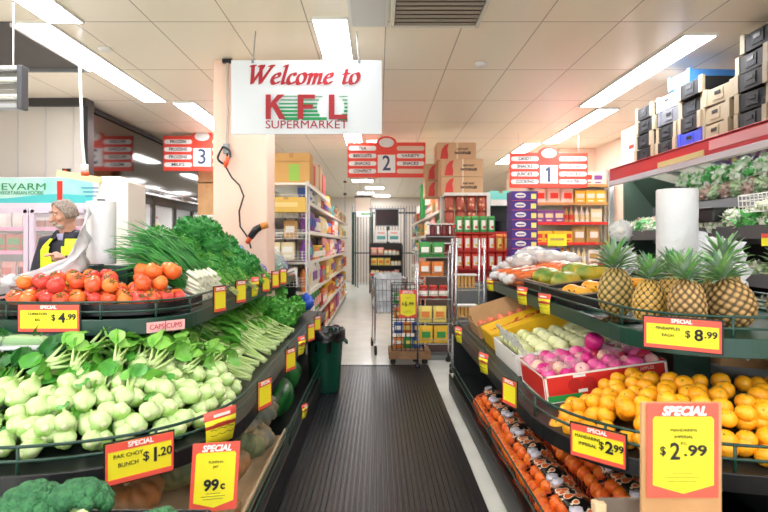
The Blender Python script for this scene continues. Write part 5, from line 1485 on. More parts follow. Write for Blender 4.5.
# chrome wire racks
def wire_rack(lab, x, y, w_, d_, zs, ztop):
    t = thing('wire_rack', lab, 'wire rack', (x, y, 0))
    for sx_ in (-1, 1):
        for sy_ in (-1, 1):
            b = MB(); b.tube([(sx_*w_/2, sy_*d_/2, .05), (sx_*w_/2, sy_*d_/2, ztop)], .012, CHROME, n=8); b.build('post', t, True)
            b = MB(); b.lathe([(.03, 0), (.035, .015), (.03, .05), (.012, .06)], BLACK, 10, T=Matrix.Translation((sx_*w_/2, sy_*d_/2, 0))); b.build('castor', t, True)
    for z in zs:
        b = MB()
        for k in range(9): b.tube([(-w_/2+w_*k/8, -d_/2, z), (-w_/2+w_*k/8, d_/2, z)], .003, CHROME, n=4)
        for s_ in (-1, 1):
            b.tube([(-w_/2, s_*d_/2, z), (w_/2, s_*d_/2, z)], .006, CHROME, n=5); b.tube([(-w_/2, s_*d_/2, z+.05), (w_/2, s_*d_/2, z+.05)], .004, CHROME, n=4)
        b.build('wire_shelf', t)
    return t
zr = (.28, .52, .80, 1.06, 1.28)
wire_rack('chrome wire rack of snacks and jars standing at the right of the mat end', .66, 6.55, .40, .36, zr, 1.36)
random.seed(33)
RJ = ['#a8281f', '#d9412f', '#b8532f']
for i, z in enumerate(zr):
    sh = ('bottom', 'second', 'third', 'fourth', 'top')[i]
    shelf_run((.465, 6.43, 0), (.87, 6.43, 0), z+.005, (['bag'], ['bag'], ['jar'], ['bag'], ['box', 'bag'])[i], 'on the %s level of the chrome wire rack' % sh, 0, hmax=(.2,.19,.15,.17,.2)[i], skip=0, pal=(['#3f9a4a', '#e8873a', '#f2c230'], ['#3f9a4a', '#e8873a', '#f7e27a'], RJ, ['#f5f1e6', '#e8873a', '#efe9df'], ['#f5f1e6', '#d9412f', '#3f9a4a'])[i])
wire_rack('tall chrome rack post stand right beside the right produce stand end', .98, 6.0, .30, .3, (.1, .62, .95), 1.5)
for x, y, z, l in [(.95, 5.98, .96, 'upper'), (.95, 5.98, .63, 'lower')]:
    t = thing('cracker_pack', 'clear pack of golden crackers on the tall chrome rack, '+l, 'cracker pack', (x, y, z))
    for k in range(5):
        b = MB(); b.box((-.08+.04*k, 0, .07), (.032, .08, .13), M('cracker', '#d9a35a', .6)); b.build('cracker_row', t, bevel=.006)
    b = MB(); b.box((0,0,.145), (.24,.12,.02), CWH); b.build('label', t, bevel=.005)
# black cage with 6.99 card
t = thing('mesh_cage', 'black wire cage of mixed packets on a wooden base at the end of the mat', 'wire cage', (.36, 6.75, 0))
b = MB()
for k in range(8): b.tube([(-.19+.054*k, -.17, .16), (-.19+.054*k, -.17, .95)], .004, BLACK, n=4); b.tube([(-.19, -.17+.05*k, .16), (-.19, -.17+.05*k, .95)], .004, BLACK, n=4); b.tube([(.19, -.17+.05*k, .16), (.19, -.17+.05*k, .95)], .004, BLACK, n=4)
for k in range(11): b.tube([(-.19, -.17, .16+.079*k), (.19, -.17, .16+.079*k), (.19, .18, .16+.079*k), (-.19, .18, .16+.079*k)], .004, BLACK, n=4, closed=True)
b.build('wire_mesh', t)
b = MB(); b.box((.02, 0, .11), (.5, .42, .09), M('wood_base', '#a57d58', .7, n=('#8f6a48', 8))); b.build('wooden_base', t, bevel=.005)
for sx_ in (-.18, .2):
    b = MB(); b.lathe([(.03,0),(.035,.03),(.03,.06)], BLACK, 10, T=Matrix.Translation((sx_, -.15, 0))); b.build('castor', t, True)
random.seed(34)
for lv in range(4):
    for i in range(3):
        good('bag', random.choice(['#3f9a4a', '#3f9a4a', '#2f62b5', '#a8281f', '#e8873a', '#c9a05f']), random.choice(['#f7e27a', '#f5f1e6']), (.25+.11*i, 6.72, .17+.18*lv), U(-.3,.3), .75, 'inside the black wire cage')
big_card(WX(408, 6.5), 6.5, WZ(304, 6.5), .21, .33, 'yellow special card reading 6.99 on the black wire cage', 'SPECIAL', '6', '.99', ('PACKET',))
# shopping trolley
t = thing('shopping_trolley', 'shopping trolley with white bags left of the black cage', 'shopping trolley', (.13, 7.45, 0), PI+.08)
b = MB()
for k in range(9):
    x = -.22+.055*k; b.tube([(x*.8, -.35, .55), (x, -.38, .98)], .004, CHROME, n=4); b.tube([(x*.8, .35, .55), (x, .38, .98)], .004, CHROME, n=4)
for k in range(12):
    y = -.36+.065*k
    for s_ in (-1, 1): b.tube([(s_*.18, y, .55), (s_*.22, y*1.05, .98)], .004, CHROME, n=4)
for z, w_ in ((.55, .18), (.7, .19), (.84, .205), (.98, .22)): b.tube([(-w_, -.37, z), (w_, -.37, z), (w_, .37, z), (-w_, .37, z)], .006, CHROME, n=5, closed=True)
b.build('basket', t)
b = MB(); 
for s_ in (-1, 1): b.tube([(s_*.19, -.3, .12), (s_*.2, .35, .16), (s_*.2, .42, .6), (s_*.2, .48, 1.02)], .012, CHROME, n=6); b.tube([(s_*.19, -.3, .12), (s_*.18, -.3, .55)], .01, CHROME, n=6)
b.build('frame', t)
b = MB(); b.tube([(-.22, -.40, 1.0), (.22, -.40, 1.0)], .018, CRED, n=8); b.build('handle', t)
for sx_ in (-.19, .19):
    for sy_ in (-.3, .35):
        b = MB(); b.lathe([(.06,-.015),(.065,0),(.06,.015)], BLACK, 16, T=Matrix.Translation((sx_, sy_, .065)) @ Matrix.Rotation(PI/2,4,'Y')); b.build('wheel', t, True)
for i, (x, y) in enumerate(((.12, 7.25), (.14, 7.5))):
    plastic('white plastic bag draped in the shopping trolley, %s' % ('nearer', 'farther')[i], (x, y-.1*(1-i), .80), .36, .5, Euler((1.45, 0, .1)), 40+i, mat=PLW, amp=.04, name='plastic_bag', cat='plastic bag')

# ---------------- far end
t = thing('screen', 'black flat screen hanging at the far end of the middle aisle', 'screen', (WX(387, 17), 17, WZ(217.5, 17)))
b = MB(); b.box((0,0,0), (.68, .06, .50), M('screen_black', '#0e0e10', .2)); b.build('panel', t, bevel=.008)
b = MB(); b.box((0,0,.26), (.72,.07,.03), GREYM); b.box((0,0,-.26), (.72,.07,.03), GREYM); b.box((-.355,0,0), (.03,.07,.53), GREYM); b.box((.355,0,0), (.03,.07,.53), GREYM); b.build('bezel', t)
for x in (-.5, .55):
    b = MB(); b.tube([(x, .06, .02-t.location.z), (x, .06, .3)], .025, GREYM); b.build('support_post', t)
b = MB(); b.box((0, .06, .28), (1.1, .04, .03), GREYM); b.build('top_bar', t)
t = thing('barred_gate', 'dark green barred gate at the far end with pale bars', 'gate', (-.15, 19.2, 0))
b = MB()
for k in range(26): b.tube([(-.75+.1*k, 0, 0), (-.75+.1*k, 0, 2.75)], .014, M('gate_pale', '#8d8088' , .4), n=5)
b.build('bars', t)
for x in (-.72, -.06, .5, 1.7):
    b = MB(); b.box((x, -.02, 1.25), (.09,.06,2.5), DGREEN); b.build('post', t)
b = MB(); b.box((.5,0,2.5), (2.5,.05,.05), DGREEN); b.box((.5,0,1.1), (2.5,.05,.04), DGREEN); b.build('crossbar', t)
t = thing('notice_board', 'white notice strip beside the screen at the far end', 'notice', (WX(364, 17.5), 17.5, WZ(214, 17.5))); b = MB(); b.box((0,0,0), (.5,.02,.17), PAPER); b.build('panel', t); b = MB(); b.box((.05,-.012,0), (.3,.003,.05), M('print_3f9a4a', '#3f9a4a', .45)); b.build('print', t); b = MB(); b.tube([(-.2,.02,.02-t.location.z),(-.2,.02,.08)], .015, DGREEN); b.build('post', t)
t = thing('door_header', 'pink beige header panel above the barred gate left of the screen', 'panel', (WX(363, 18), 18, WZ(205, 18))); b = MB(); b.box((0,0,0), (.5,.04,.5), WALLM); b.build('panel', t); b = MB(); b.box((0,-.01,.27), (.56,.05,.05), BLACK); b.build('edge', t)
for x in (-.24, .24):
    b = MB(); b.tube([(x,.0,.02-t.location.z),(x,.0,.2)], .02, DGREEN); b.build('post', t)
t = thing('low_shelving', 'low dark shelving of small goods across the far end of the aisle', 'shelving', (WX(386, 16), 16.1, 0))
b = MB(); b.box((0,.2,.7), (.95,.03,1.5), SHELFG); b.build('back_panel', t)
for z in (.2,.5,.8,1.1): 
    b = MB(); b.box((0,0,z-.015), (.95,.4,.03), SHELFG); b.build('shelf', t)
b = MB(); b.box((-.47,0,.7), (.03,.4,1.4), SHELFG); b.box((.47,0,.7), (.03,.4,1.4), SHELFG); b.build('side_panel', t)
random.seed(35)
for i, z in enumerate((.2,.5,.8,1.1)): shelf_run((WX(386,16)-.45, 15.98, 0), (WX(386,16)+.45, 15.98, 0), z, ['box','bag','jar'], 'on the low far shelving, level %s' % ('one','two','three','four')[i], 0, hmax=.22, skip=0, pal=['#f7e27a','#f5f1e6','#e8873a','#e9d9a8','#f0a8a0'])
for i in range(2):
    t = thing('framed_poster', 'white framed poster under the screen, %s' % ('left', 'right')[i], 'poster', (WX(381+13*i, 16.4), 16.4, WZ(236, 16.4))); b = MB(); b.box((0,0,0), (.36,.02,.34), PAPER); b.build('sheet', t)
    b = MB(); b.tube([(0,.02,.02-t.location.z),(0,.02,.1)], .012, GREYM); b.build('stand_post', t)
    b = MB(); b.box((0,-.012,-.05), (.25,.003,.1), pm('#5fb0a8')); b.box((0,-.012,.09), (.2,.003,.04), pm('#f0a8a0')); b.build('print', t)
# aisle one shelving at right
t = thing('shelving_unit', 'cream shelving facing the photographer at the back of aisle one', 'shelving', (WX(572, 9.0), 9.2, 0))
b = MB(); b.box((0,.25,1.3), (1.3,.03,2.7), SHELFW); b.build('back_panel', t)
lv1 = (.3,.7,1.1,1.45,1.78,2.1,2.4)
for z in lv1:
    b = MB(); b.box((0,0,z-.012), (1.3,.46,.025), SHELFW); b.box((0,-.23,z-.01), (1.3,.012,.045), M('shelf_wood', '#c79a5c', .5) if z > 2 else CRED); b.build('shelf', t)
for x in (-.65, .65): 
    b = MB(); b.box((x,.1,1.35), (.04,.1,2.7), SHELFW); b.build('upright', t)
random.seed(36)
for i, z in enumerate(lv1): 
    if z > .9: shelf_run((WX(572,9)-.62, 9.08, 0), (WX(572,9)+.62, 9.08, 0), z, (['box','bottle'],['bag','box'])[i%2], 'on level %s of the aisle one shelving' % ('one','two','three','four','five','six','seven')[i], 0, hmax=.27, skip=0, big=1.2, pal=['#d9412f','#e9d9a8','#c9a05f','#efe9df','#f2c230','#8a4fa0','#e9d9a8'])
t = thing('shelf_label', 'yellow shelf label in front of the aisle one shelving', 'shelf label', (WX(557, 7.3), 7.3, WZ(240, 7.3))); b = MB(); b.box((0,0,0), (.25,.02,.16), TAGY); b.build('card', t); b = MB(); b.box((0,-.012,.01), (.18,.003,.03), pm('#c9a05f')); b.build('print', t); b = MB(); b.tube([(0,.01,-.08),(0,.01,-WZ(240,7.3)+.02)], .01, GREYM); b.build('post', t)
cbox('teal and white parcel on the shelf end left of the purple boxes', WX(499, 7.6), 7.65, WZ(206, 7.6), .3, .3, .2, M('teal_card', '#7fd9cc', .5), panels=((0,.2,.9,.4,'#f3f0e8'),))
t = thing('dark_machine', 'dark display frame below the teal parcel', 'display frame', (WX(498, 7.7), 7.75, 0)); b = MB(); b.box((0,0,1.0), (.24,.3,1.95), SHELFG); b.build('body', t, bevel=.01); b = MB(); b.box((0,-.16,1.6), (.2,.02,.3), M('screen_black', '#0e0e10', .2)); b.build('front_panel', t)
wallbox('wall_corner_inner', (3.25, 9.85, 0), (3.9, 9.95, CZ), WALLM)

# ---------------- right-hand open fridge
t = thing('open_fridge', 'long open display fridge with a red canopy and white light strip along the right wall', 'display fridge', (0,0,0))
X0 = 2.72; ya, yb = .6, 6.45
RC = M('canopy_red', '#cf2a36', .3)
b = MB(); b.box((X0+.02, (ya+yb)/2, 2.245), (.05, yb-ya, .14), RC); b.box((X0+.03, (ya+yb)/2, 2.30), (.07, yb-ya, .02), M('canopy_edge', '#a51f2c', .3)); b.build('canopy', t, bevel=.004)
for y0_, y1_ in ((3.1, 3.75), (3.82, 4.5), (.9, 3.0)):
    b = MB(); b.box((X0-.008, (y0_+y1_)/2, 2.245), (.01, y1_-y0_, .075), M('canopy_panel', '#e8a0a6', .35)); b.build('canopy_sign_panel', t)
b = MB(); b.box((X0-.008, 4.95, 2.2), (.012, .75, .05), M('canopy_label', '#dcca8c', .4)); b.build('price_strip', t)
b = MB(); b.box((X0+.02, (ya+yb)/2, 2.145), (.06, yb-ya, .05), M('fridge_strip', '#d6cdd4', .35)); b.build('light_strip', t)
b = MB(); b.box((X0+.12, (ya+yb)/2, 2.17), (.08, yb-ya-.1, .03), M('fridge_fill_lamp', '#fdfcff', .4, emit=9)); b.build('lamp_tube', t)  # hidden emitter added behind the strip to brighten the fridge interior
b = MB(); b.box((3.25, (ya+yb)/2, 2.29), (1.0, yb-ya, .04), SHELFG); b.build('top_panel', t)
b = MB(); b.add([(3.21, ya, 1.87), (3.21, yb, 1.87), (2.93, yb, 2.23), (2.93, ya, 2.23)], [(0,1,2,3)], M('fridge_mirror', '#a9b0ac', .05, metal=1.)); b.build('mirror', t, solid=.01)
b = MB(); b.box((3.7, (ya+yb)/2, 1.1), (.04, yb-ya, 2.3), SHELFG); b.box((3.3, yb-.015, 1.1), (.85, .03, 2.3), M('fridge_side', '#3a4a40', .3)); b.build('back_panel', t)
b = MB(); b.box((2.74, yb+.02, 1.65), (.05, .05, 1.3), CHROME); b.build('end_post', t)
for x, z, nm in ((2.97, 1.50, 'upper_deck'), (2.97, 1.15, 'middle_deck'), (2.97, .87, 'lower_deck')):
    b = MB(); b.box((x, (ya+yb)/2, z), (.45, yb-ya, .03), SHELFG); b.box((x-.23, (ya+yb)/2, z+.03), (.015, yb-ya, .10), M('deck_front', '#5b5c5f', .4)); b.build('deck', t)
b = MB(); b.box((3.2, (ya+yb)/2, .4), (.98, yb-ya, .8), M('fridge_body', '#3d4042', .4)); b.build('body', t, bevel=.01)
b = MB(); b.box((3.22, (ya+yb)/2, 1.65), (.03, yb-ya, .42), M('deck_front', '#5b5c5f', .4)); b.build('rear_ledge', t)
SM = [Maker(curly('bagged_salad', 'x', 'bagged greens', mt, (.10, .085, .07), 160, .028, seed=120+i, mat2=m2)) for i, (mt, m2) in enumerate([(M('salad_pale', '#dfe3d0', .4), CURL), (M('salad_mix', '#b9cfa0', .4), M('salad_white', '#efeae4', .4)), (M('salad_green', '#4fa84f', .4), M('salad_white', '#efeae4', .4)), (M('salad_red', '#c9a79a', .4), M('salad_pale', '#dfe3d0', .4))])]
random.seed(37); k = 0
for row, (x, z, n_) in enumerate(((2.86, 1.60, 24), (2.9, 1.23, 20), (2.9, .95, 14))):
    for i in range(n_):
        y = 6.33 - .165*i
        if y < 2.6: break
        SM[(k*5+row) % 4 if R() < .8 else 0]((x+U(-.03,.03), y, z+U(-.02,.03)), Euler((U(-.3,.3),0,U(0,6))), U(1.05,1.35), 'bagged salad greens on the %s deck of the open fridge' % ('upper','middle','lower')[row], 'bagged greens on the %s fridge deck' % ('upper','middle','lower')[row]); k += 1
        if row == 0: SM[(k*3) % 4]((x+.2, y+.05, z+.07), Euler((0,0,U(0,6))), 1.0, 'bagged salad greens on the upper deck of the open fridge', 'bagged greens on the upper fridge deck'); k += 1
b = MB(); b.box((0,0,0), (.24,.3,.12), BLACK); b.box((0,0,.05), (.27,.33,.02), BLACK)
tag(b.build('black_tub', loc=(2.80, 4.55, 1.68), bevel=.01), 'black plastic tub among the greens in the open fridge', 'tub')
t = thing('wire_basket', 'white wire basket of pale sprouts in the open fridge at the right edge', 'basket', (2.93, 4.02, 1.68))
b = MB()
for k in range(10): b.tube([(-.16, -.2+.044*k, 0), (-.17, -.2+.044*k, .13)], .004, WHITE, n=4)
for k in range(8): b.tube([(-.16+.045*k, -.2, 0), (-.16+.045*k, -.21, .13)], .004, WHITE, n=4)
for z in (0,.045,.09,.13): b.tube([(-.165,-.2,z),(.165,-.2,z),(.165,.2,z),(-.165,.2,z)], .004, WHITE, n=4, closed=True)
b.build('wires', t); b = MB(); random.seed(38); clusters(b, (0,0,.05), 200, (.14,.18,.05), .02, M('sprout', '#e9eecb', .5)); b.ball((0,0,.04), (.13,.17,.04), M('sprout', '#e9eecb', .5), 10, 6); b.build('sprouts', t)
t = thing('shelf_ticket', 'red and yellow ticket on the fridge at the right edge', 'price tag', (2.66, 3.72, 1.47), -PI/2+.5); b = MB(); b.box((0,0,0), (.12,.004,.08), TAGY); b.build('card', t); b = MB(); b.box((0,-.003,.03), (.12,.004,.03), TAGR); b.build('red_border', t); b = MB(); b.tube([(0,.01,-.04),(0,.01,-.5)], .006, BLACK); b.build('clip', t)
# crates on top of the fridge
CRB = M('crate_black', '#0f1114', .7); CRC = M('crate_cream', '#ad9f85', .6); CRG = M('crate_grey', '#6f737b', .5); CRU = M('crate_blue', '#3f4fd0', .45); CRS = M('crate_sky', '#4f93dc', .45)
def pcrate(body, corner):
    t = thing('produce_crate', 'x', 'crate')
    b = MB(); b.box((0,0,.07), (.56,.39,.135), body); b.build('box_body', t, bevel=.004)
    b = MB(); b.box((-.283,0,.078), (.004,.13,.09), M('crate_label', '#2b2f36', .7) if body is CRB else body); b.box((-.287,0,.09), (.004,.075,.028), BLACK); b.build('hand_hole', t, bevel=.0)
    for s_ in (-1, 1):
        b = MB(); b.box((-.27, s_*.168, .077), (.03,.055,.15), corner); b.build('corner_post', t, bevel=.003)
    return t
PCm = {'black': Maker(pcrate(CRB, CRC)), 'cream': Maker(pcrate(CRC, CRC)), 'grey': Maker(pcrate(CRG, CRG)), 'white': Maker(pcrate(CWH, CWH)), 'sky': Maker(pcrate(CRS, CRS)), 'blue': Maker(pcrate(CRU, CRU))}
FZ = 2.312
stk = [('far left stack', 5.85, [('black',0), ('black',.01), ('black',-.01), ('black',.02)]),
       ('second stack', 5.40, [('black',0), ('black',.02), ('grey',-.02), ('white',.03)]),
       ('third stack', 4.98, [('blue',0), ('black',0), ('black',.03), ('black',.0)]),
       ('short stack', 4.60, [('cream',0), ('cream',.01), ('cream',-.01)]),
       ('tall right stack', 4.16, [('black',0), ('black',.01), ('black',0), ('black',.03), ('black',-.03)]),
       ('rightmost stack at the picture edge', 3.72, [('black',0), ('cream',.01), ('black',-.02), ('black',.02), ('black',-.03)])]
for nm, y, lst in stk:
    for i, (c, dy) in enumerate(lst):
        PCm[c]((3.10+abs(dy), y+dy, FZ+.1525*i), U(-.05,.05), 1, '%s produce crate, %s in the %s on the open fridge' % (c+'-and-cream' if c == 'black' else c, ('lowest','second','third','fourth','fifth')[i], nm), 'crates on the fridge')
PCm['sky']((3.1, 5.22, FZ+.1525*4), .04, .9, 'sky blue produce crate topping the second stack on the open fridge', 'crates on the fridge')
t = thing('white_board', 'white board leaning at the far end of the crates on the open fridge', 'board', (2.86, 6.22, FZ)); b = MB(); b.box((0,0,.22), (.03,.42,.44), PAPER); b.build('panel', t); b = MB(); b.box((-.017,-.05,.22), (.003,.12,.04), pm('#d9412f')); b.build('print', t)

# ---------------- left: vegetarian cold case, glass-door fridges
t = thing('cold_case', 'white upright cold case with a green banner and glass doors behind the man', 'display fridge', (-4.3, 6.1, 0))
CCW = M('case_white', '#ece4ea', .35)
b = MB(); b.box((0,.3,1.05), (2.6,.05,2.14), CCW); b.box((0,0,2.12), (2.6,.6,.05), CCW); b.box((0,0,.15), (2.6,.6,.3), CCW); b.box((1.28,0,1.05), (.05,.6,2.14), CCW); b.box((-1.28,0,1.05), (.05,.6,2.14), CCW); b.build('cabinet', t, bevel=.01)
b = MB(); b.box((0,-.30,2.0), (2.6,.04,.27), M('banner_teal', '#8fd6cf', .4, n=('#cfeee0', 1.5), )); b.build('banner', t)
b = MB(); pl = [(-1.3, -.13), (1.3,-.13)] + [(1.3-.1*k, -.06+.025*math.sin(k*.45)) for k in range(27)]
b.prism(pl, .004, M('banner_wave', '#4cc0c4', .4), T=Matrix.Translation((0,-.321,2.0)) @ Matrix.Rotation(PI/2,4,'X')); b.build('banner_wave', t)
BG_ = M('banner_green', '#1f8a4a', .5)
text('EVARM', .10, BG_, t, (WX(24, 5.78)+4.3, -.327, WZ(187, 5.78)), width=.46)
text('VEGETARIAN FOODS', .055, BG_, t, (WX(22, 5.78)+4.3, -.327, WZ(193, 5.78)), width=.46)
b = MB(); b.box((WX(60, 5.78)+4.3, -.325, WZ(190.5, 5.78)), (.055,.006,.2), CRED); b.build('red_seal', t)
text('素', .01, PAPER, t, (9,9,9)) if False else None
b = MB()
for q in range(3): b.box((WX(91, 5.78)+4.3, -.325, WZ(188+4*q, 5.78)), (.2-.04*q,.004,.012), M('banner_ink', '#2a86a8', .5))
b.build('banner_print', t)
b = MB(); b.box((0,-.3,1.84), (2.6,.05,.06), M('case_rail', '#d9cdd8', .4)); b.build('top_rail', t)
for k in range(4):
    x = -1.28+.64*k*1.0+.32
    d_ = MB()
    for s_ in (-1, 1): d_.box((x+s_*.29, -.32, 1.05), (.05,.04,1.5), M('door_lilac', '#d4c6d6', .35))
    d_.box((x, -.32, 1.79), (.6,.04,.05), M('door_lilac', '#d4c6d6', .35)); d_.box((x, -.32, .33), (.6,.04,.05), M('door_lilac', '#d4c6d6', .35))
    dd = d_.build('door', t)
    b = MB(); b.box((x, -.32, 1.05), (.54,.008,1.44), M('door_glass', '#ffffff', .05, alpha=.15)); b.build('glass', dd)
    b = MB(); b.tube([(x+.24,-.36,.9),(x+.24,-.36,1.2)], .012, GREYM); b.build('handle', dd)
for z in (.45,.75,1.05,1.35,1.6):
    b = MB(); b.box((0,.02,z-.01), (2.5,.5,.02), CCW); b.box((0,-.24,z-.0), (2.5,.01,.04), M('case_pink', '#f09ac4', .4)); b.build('shelf', t)
b = MB(); b.box((0,-.2,1.82), (2.4,.03,.03), M('case_lamp', '#ffe9f2', .4, emit=1.6)); b.build('lamp', t)
random.seed(39)
for i, z in enumerate((.75,1.05,1.35,1.6)): shelf_run((-5.5, 5.98, 0), (-3.1, 5.98, 0), z, ['bag','box','can'], 'on shelf %s of the white cold case' % ('one','two','three','four')[i], 0, hmax=.2, skip=.03, pal=['#d9412f','#f0a8a0','#f5f1e6','#a8281f','#b8532f','#efe9df','#e8873a','#3f9a4a'])
t = thing('white_cabinet', 'tall white cabinet with a yellow strip on top, right of the cold case banner', 'cabinet', (-2.53, 5.45, 0))
b = MB(); b.box((0,0,1.02), (.29,.4,2.04), WHITE); b.build('body', t, bevel=.01)
b = MB(); b.box((-.04,0,2.065), (.2,.36,.05), WHITE); b.build('top_box', t, bevel=.01)
b = MB(); b.box((-.31,-.22,2.08), (.42,.03,.06), M('strip_cream', '#e9dca0', .5), rot=(0,.16,0)); b.build('label_strip', t)
t = thing('case_display', 'small dark red digital display on the cold-room wall', 'display', (WX(62, 6.4), 6.49, WZ(169.5, 6.4))); b = MB(); b.box((0,0,0), (.09,.02,.045), BLACK); b.build('housing', t); b = MB(); b.box((-.01,-.011,0), (.04,.004,.02), CRED); b.build('digits', t)
# glass-door fridges
def gfridge():
    t = thing('glass_door_fridge', 'x', 'display fridge')
    b = MB(); b.box((-.24,0,1.02), (.04,.78,2.04), SHELFG); b.box((0,0,2.07), (.52,.78,.08), BLACK); b.box((0,0,.08), (.5,.78,.16), BLACK); b.box((.0,.385,1.05), (.5,.015,2.0), M('fridge_liner', '#eef1f2', .4)); b.build('cabinet', t)
    b = MB(); b.box((-.21,0,1.05), (.01,.74,1.9), M('fridge_liner', '#eef1f2', .4)); b.build('liner', t)
    b = MB(); b.box((.20,-.33,1.05), (.02,.03,1.8), M('case_lamp2', '#f3fbff', .4, emit=2.5)); b.build('lamp', t)
    for z in (.3,.62,.94,1.26,1.58):
        b = MB(); b.box((-.02,0,z-.01), (.36,.74,.015), M('fridge_liner', '#eef1f2', .4)); b.build('shelf', t)
    d_ = MB()
    for s_ in (-1, 1): d_.box((.26, s_*.37, 1.08), (.04,.04,1.9), BLACK)
    d_.box((.26,0,2.0), (.04,.78,.06), BLACK); d_.box((.26,0,.17), (.04,.78,.05), BLACK)
    dd = d_.build('door', t)
    b = MB(); b.box((.26,0,1.08), (.008,.70,1.8), M('door_glass', '#ffffff', .05, alpha=.15)); b.build('glass', dd)
    b = MB(); b.tube([(.30,-.31,.95),(.30,-.31,1.3)], .012, GREYM); b.build('handle', dd)
    return t
GFm = Maker(gfridge())
random.seed(40)
for i in range(7):
    y = 7.1+.79*i
    GFm((-3.33, y, 0), 0, 1, 'black framed glass door fridge, %s in the row from the cold-room wall' % ('first','second','third','fourth','fifth','sixth','seventh')[i], 'glass door fridges')
    if i < 5:
        for z, zn in ((.94,'middle'),(1.26,'fourth'),(1.58,'top')):
            shelf_run((-3.26, y-.34, 0), (-3.26, y+.34, 0), z, ['bottle','box'], 'on the %s shelf of glass door fridge %s from the wall' % (zn, ('one','two','three','four','five')[i]), PI/2, hmax=.26, skip=.1, pal=['#f5f1e6','#2f62b5','#d9412f','#3f9a4a','#efe9df','#f7e27a'])
b = MB(); b.tube([(-3.03, 6.7, 2.17), (-3.03, 12.2, 2.17)], .02, CHROME, n=8); b.tube([(-3.03, 6.7, 2.10), (-3.03, 12.2, 2.10)], .014, CHROME, n=8)
for k in range(7): b.tube([(-3.03, 6.8+.85*k, 2.08), (-3.03, 6.8+.85*k, 2.17)], .012, CHROME)
t = b.build('guard_rail', None, True); tag(t, 'chrome double rail running along the fronts above the glass door fridges', 'rail')
t = thing('stacked_cartons', 'brown', 'cardboard box') if False else None
kk = [cbox('brown carton high behind the column, %s of the pair at its left edge' % l, WX(210, 8.9), 8.9, z-.0, .3, .3, .5, CARD) for l, z in (('lower', 1.9), ('upper', 2.42))]
t = thing('storage_frame', 'plain shelving post carrying the brown cartons behind the column', 'shelving', (WX(210, 8.9), 8.9, 0)); b = MB(); b.box((0,0,1.88), (.4,.4,.03), SHELFW); b.build('shelf', t); b = MB(); b.box((0,0,.93), (.3,.3,1.86), SHELFW); b.build('body', t)
# ---------------------------------------------------------------- the man
SKIN = M('skin', '#d9a48c', .5, n=('#cf947c', 9)); NAVY = M('navy_jacket', '#2a2b3a', .7, bump=.3, bscale=12); HIV = M('hi_vis_yellow', '#d8f321', .6); SIL = M('reflective_band', '#b9bcc2', .4)
HAIRM = M('grey_hair', '#85766b', .8, n=('#a4968b', 60), bump=.6, bscale=150); BEARD = M('grey_beard', '#c9bfb6', .8, n=('#a99c92', 50)); TROU = M('dark_trousers', '#23242b', .8)
man = thing('person', 'grey haired man in a yellow hi-vis vest, looking down at a white plastic bag', 'person', (-2.60, 4.62, -.02), -.12, scale=1.03)
def lump(b, pts, rr, mat, n=14): b.tube(pts, rr, mat, n=n)
yaw = -.60; pit = .28
HC = Vector((.0, -.045, 1.655))
HT = Matrix.Translation(HC) @ Matrix.Rotation(yaw, 4, 'Z') @ Matrix.Rotation(pit, 4, 'X') @ Matrix.Scale(.94, 4)
def headfn(v):
    q = 1.
    return q
b = MB()
# head: face looks along -y of the head frame
vs_fn = lambda v: 1 + (.0 if v.z > -.2 else -.10*(-v.z-.2)) + (.04 if v.y > .3 and v.z > 0 else 0)
b.ball((0,0,.01), (.076,.096,.118), SKIN, 28, 20, fn=vs_fn, T=HT)
b.ball((0,-.055,-.065), (.05,.042,.05), SKIN, 16, 10, T=HT)            # jaw
b.tube([(0,-.088,.028),(0,-.108,.0),(0,-.122,-.022),(0,-.105,-.032)], [.010,.013,.018,.010], SKIN, n=10, T=HT)  # nose
for s_ in (-1, 1):
    b.ball((s_*.011,-.108,-.024), (.011,.011,.009), SKIN, 8, 6, T=HT)
    b.ball((s_*.034,-.083,.042), (.028,.014,.010), SKIN, 12, 8, T=HT)   # brow
    b.ball((s_*.046,-.068,-.018), (.024,.024,.022), SKIN, 12, 8, T=HT)  # cheek
    b.ball((s_*.078,.012,-.004), (.010,.018,.032), SKIN, 12, 8, T=HT)   # ear
b.ball((0,-.098,-.062), (.024,.010,.006), SKIN, 10, 6, T=HT)
b.tube([(0,.02,1.40),(0,.0,1.50),(0,-.02,1.58)], [.075,.062,.058], SKIN, n=16)
